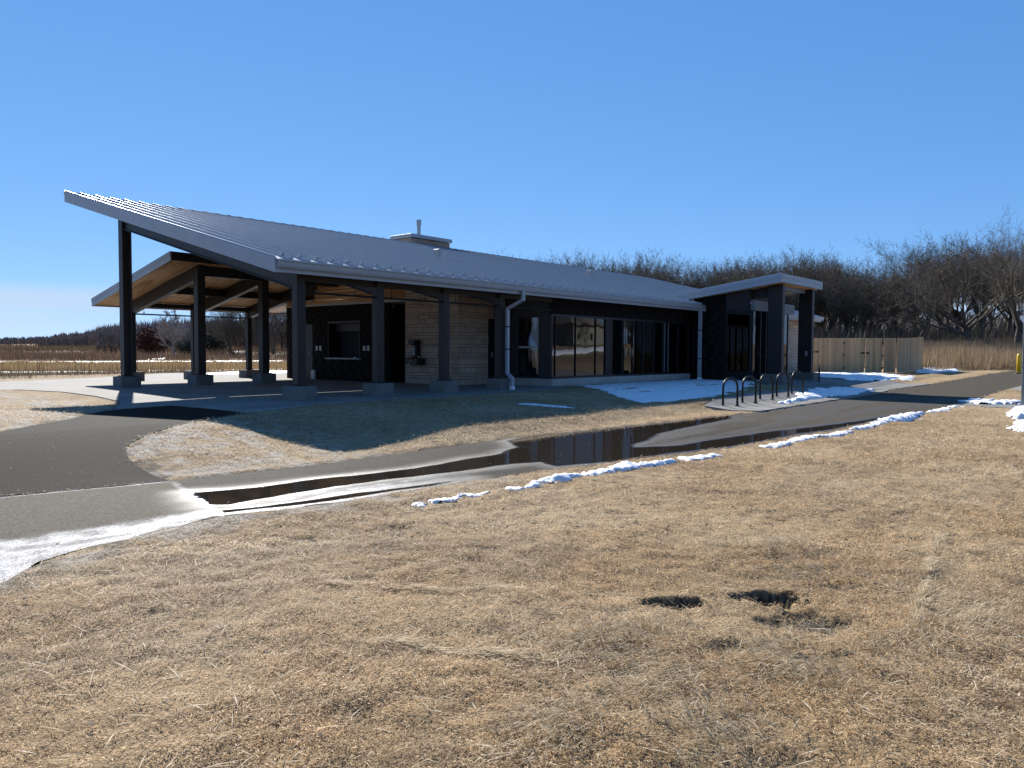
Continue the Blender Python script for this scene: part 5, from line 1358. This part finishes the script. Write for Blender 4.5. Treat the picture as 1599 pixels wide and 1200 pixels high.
# ------------------------------------------------------------------ lawn grass: matted dead blades
def lawn(n, r0, r1, l0, l1, w0, w1, label, ang=(-.64, .64), thin=0):
    th = YAW + g1.uniform(ang[0], ang[1], n); rr = np.sqrt(r0 * r0 + (r1 * r1 - r0 * r0) * g1.random(n))
    X = rr * np.cos(th); Y = rr * np.sin(th); h = hard_sd(X, Y); keep = (h < .015 + .03 * g1.random(n)) & (Y < 18 + .3 * np.clip(7.5 - X, 0, 30))
    hd = hole_depth(X, Y); keep &= (hd < .006) | (g1.random(n) < np.where(hd < .031, .30, .04))
    so = (1 - sstep(.0, .30 + .5 * (X < 6), -h)) * sstep(.44, .60, fbm(X, Y, 6, 3)); keep &= g1.random(n) > so * .8
    for p in SNOW_POLYS[:17]: keep &= poly_sd(p, X, Y) < .02
    kk = fbm(X + 7, Y, 1.7, 4); keep &= g1.random(n) < .45 + .8 * sstep(.32, .6, kk)
    X, Y, kk = X[keep], Y[keep], kk[keep]; m_ = len(X)
    p1 = fbm(X, Y, .45, 4); p2 = fbm(X + 90, Y + 20, 2.2, 4); p3 = fbm(X + 50, Y - 20, 6.0, 3)
    pale = np.array((.61, .505, .355)); tan = np.array((.50, .36, .20)); brown = np.array((.26, .165, .08)); grey = np.array((.40, .35, .27)); rust = np.array((.52, .31, .12))
    t1 = sstep(.38, .62, p1)[:, None]; t2 = sstep(.40, .62, p2)[:, None]; t3 = sstep(.45, .65, p3)[:, None]
    c = tan * (1 - t1) + pale * t1; c = c * (1 - .55 * t2) + (rust * .55 + tan * .45) * .55 * t2 * (1 - t1 * .6) + grey * .55 * t2 * t1 * .6; c = c * (1 - .35 * t3) + brown * .35 * t3
    p4 = sstep(.48, .68, fbm(X + 31, Y + 77, .95, 4))[:, None]; c = c * (1 - .6 * p4) + np.array((.29, .235, .165)) * .6 * p4
    u = g1.random(m_)[:, None]; dk = sstep(.50, .66, fbm(X + 11, Y + 3, 10, 3))[:, None]
    c = np.where(u < .15 + .30 * dk, brown * g1.uniform(.30, 1.0, (m_, 1)), np.where(u > .84 + .1 * dk, pale * 1.2, c)); c = c * g1.uniform(.62, 1.40, (m_, 1)) * np.array((1.04, 1.0, .95))
    isl = (sstep(8.8, 9.4, Y) * (1 - sstep(9, 13, X)))[:, None]; c = c * (1 - .55 * isl) + pale * g1.uniform(.7, 1.2, (m_, 1)) * .55 * isl
    fr = ((1 - sstep(.1, .8, -h[keep])) * (1 - sstep(5, 8, X)) * (Y < 8) * sstep(.35, .6, fbm(X, Y, 4, 3)))[:, None]; c = c * (1 - .6 * fr) + np.array((.34, .32, .29)) * .6 * fr
    flow = 6.283 * fbm(X, Y, .8, 3) * 1.6 + g1.normal(0, 1.5, m_)
    til = np.clip(g1.normal(1.42, .17, m_) - .5 * (g1.random(m_) < .08), .15, 1.62)
    L_ = g1.uniform(l0, l1, m_) * (.6 + .8 * kk); L_ = np.where(g1.random(m_) < .02, L_ * 1.9, L_)
    blades(m_, X, Y, ground_z(X, Y) + g1.uniform(-.004, .016, m_), L_, g1.uniform(w0, w1, m_), til, c, 'lawn_grass', MAT['straw'], label, curve=.22, az=flow)
lawn(430000, 2.3, 6.6, .010, .042, .0022, .0050, 'matted dead lawn grass in the foreground')
lawn(220000, 6.6, 11.5, .018, .052, .0036, .008, 'dead lawn grass beside the puddles and the path')
lawn(120000, 11.5, 20, .05, .10, .006, .011, 'dead lawn grass on the bank before the building')
lawn(70000, 20, 46, .06, .12, .012, .024, 'thin dead lawn grass farther along the path')
# stray pale straws lying on the lawn
n = 1500; th = YAW + g1.uniform(-.6, .6, n); rr = np.sqrt(2.6 ** 2 + (7.5 ** 2 - 2.6 ** 2) * g1.random(n)); X = rr * np.cos(th); Y = rr * np.sin(th); keep = hard_sd(X, Y) < -.1; X, Y = X[keep], Y[keep]; n = len(X)
blades(n, X, Y, ground_z(X, Y) + g1.uniform(.012, .03, n), g1.uniform(.07, .22, n), g1.uniform(.003, .006, n), g1.normal(1.5, .09, n), pal(g1, n, [(.62, .52, .36), (.56, .46, .30), (.66, .58, .44)]), 'loose_straw', MAT['straw'], 'loose pale straws scattered on the near lawn', curve=.05)
# seams in the turf, where pale straw has gathered
for (seam, k) in (([(2.74, 3.30), (2.95, 2.86), (3.05, 2.62), (3.22, 2.33)], 900), ([(5.05, 1.05), (6.3, 1.25), (7.6, 1.42)], 1500), ([(3.2, 4.4), (3.6, 3.6), (4.1, 3.1)], 500)):
    sp = np.array(seam); seg = g1.integers(0, len(sp) - 1, k); tq = g1.random(k)[:, None]; q = sp[seg] * (1 - tq) + sp[seg + 1] * tq + g1.normal(0, .025, (k, 2)); dv = sp[seg + 1] - sp[seg]
    blades(k, q[:, 0], q[:, 1], ground_z(q[:, 0], q[:, 1]) + .012, g1.uniform(.03, .12, k), g1.uniform(.003, .006, k), g1.normal(1.5, .08, k), pal(g1, k, [(.60, .50, .34), (.52, .42, .27), (.44, .34, .20)]), 'loose_straw', MAT['straw'], 'line of pale straw along a seam in the turf', curve=.05, az=np.arctan2(dv[:, 1], dv[:, 0]) + g1.normal(0, .35, k))
# dead leaves and grit blown over lawn and path
k = 1100; th = YAW + g1.uniform(-.62, .62, k); rr = np.sqrt(2.4 ** 2 + (15 ** 2 - 2.4 ** 2) * g1.random(k)); X = rr * np.cos(th); Y = rr * np.sin(th); hh = hard_sd(X, Y); keep = (hh < -.05) | (g1.random(k) < .35); X, Y, hh = X[keep], Y[keep], hh[keep]; k = len(X)
blades(k, X, Y, np.where(hh > 0, terr(X, Y) + .012, ground_z(X, Y) + .02), g1.uniform(.02, .055, k), g1.uniform(.012, .028, k), g1.normal(1.45, .15, k), pal(g1, k, [(.11, .065, .035), (.17, .105, .055), (.07, .05, .035)]), 'leaf_litter', MAT['straw'], 'small dead leaves scattered over the lawn and the path', curve=.3)
# long tousled tufts round the holes
n = 6000; cx = np.array([[3.75, 2.15], [3.5, 2.35], [4.05, 1.45], [3.3, 1.8], [5.3, .9], [3.05, 1.35], [4.7, 1.0], [3.9, 1.25], [5.6, 1.9], [2.6, 1.9], [6.2, 2.3]]); ci = g1.integers(0, len(cx), n); q = g1.normal(0, 1, (n, 2)) * np.array([.20, .13])
X = cx[ci, 0] + q[:, 0]; Y = cx[ci, 1] + q[:, 1]; keep = hole_depth(X, Y) < .006; X, Y, ci = X[keep], Y[keep], ci[keep]; n = len(X)
blades(n, X, Y, ground_z(X, Y), g1.uniform(.06, .17, n), g1.uniform(.003, .006, n), np.clip(g1.normal(1.22, .22, n), .5, 1.55), pal(g1, n, [(.54, .45, .31), (.46, .38, .26), (.38, .31, .20), (.26, .21, .13)]), 'long_grass', MAT['straw'], 'long tousled grey grass around the holes in the lawn', curve=.5, az=np.array([2.2, 2.6, 1.9, 2.4, 5.2, 2.0, 2.8, 2.3, 1.7, 2.5, 2.2])[ci] + g1.normal(0, .5, n))

# ------------------------------------------------------------------ what the long window mirrors: a house and trees across the road behind the camera
HX, HY = 142.0, -70.0; hz = float(terr(HX, HY))
H_ = thing('house', 'tan suburban house with a hipped roof, mirrored in the long window', 'house', (HX, HY, hz))
mm = MB(); mm.box(HX - 7, HX + 7, HY - 5, HY + 5, hz - .5, hz + 4.4); mm.build('wall', MAT['siding'], H_)
mm = MB(); mm.add([(HX - 7.6, HY - 5.6, hz + 4.3), (HX + 7.6, HY - 5.6, hz + 4.3), (HX + 7.6, HY + 5.6, hz + 4.3), (HX - 7.6, HY + 5.6, hz + 4.3), (HX - 2.5, HY, hz + 7.6), (HX + 2.5, HY, hz + 7.6)], [(0, 1, 5, 4), (1, 2, 5), (2, 3, 4, 5), (3, 0, 4), (3, 2, 1, 0)]); mm.build('roof', MAT['shingle'], H_)
for x in (-4, 1.5):
    for z in (1.2,):
        mm = MB(); mm.box(HX + x - .8, HX + x + .8, HY + 5.0, HY + 5.05, hz + z, hz + z + 1.4); mm.build('window', MAT['frame'], H_)
for i in range(26):
    x = 72 + i * 4.4 + trng.uniform(-2, 2); y = -38 - trng.uniform(0, 60)
    if abs(x - HX) < 12 and abs(y - HY) < 9: y -= 22
    pi = trng.randrange(5); put(pi, x, y, trng.uniform(.8, 1.1), trng.uniform(0, 6.28), 'bare street tree mirrored in the long window', 'street trees mirrored in the window')
S([(62, -20), (90, -26), (92, -31), (64, -25)], .7, .4, 40, 'long snow bank mirrored in the long window', 1.0, 0, .4, ns=.5)
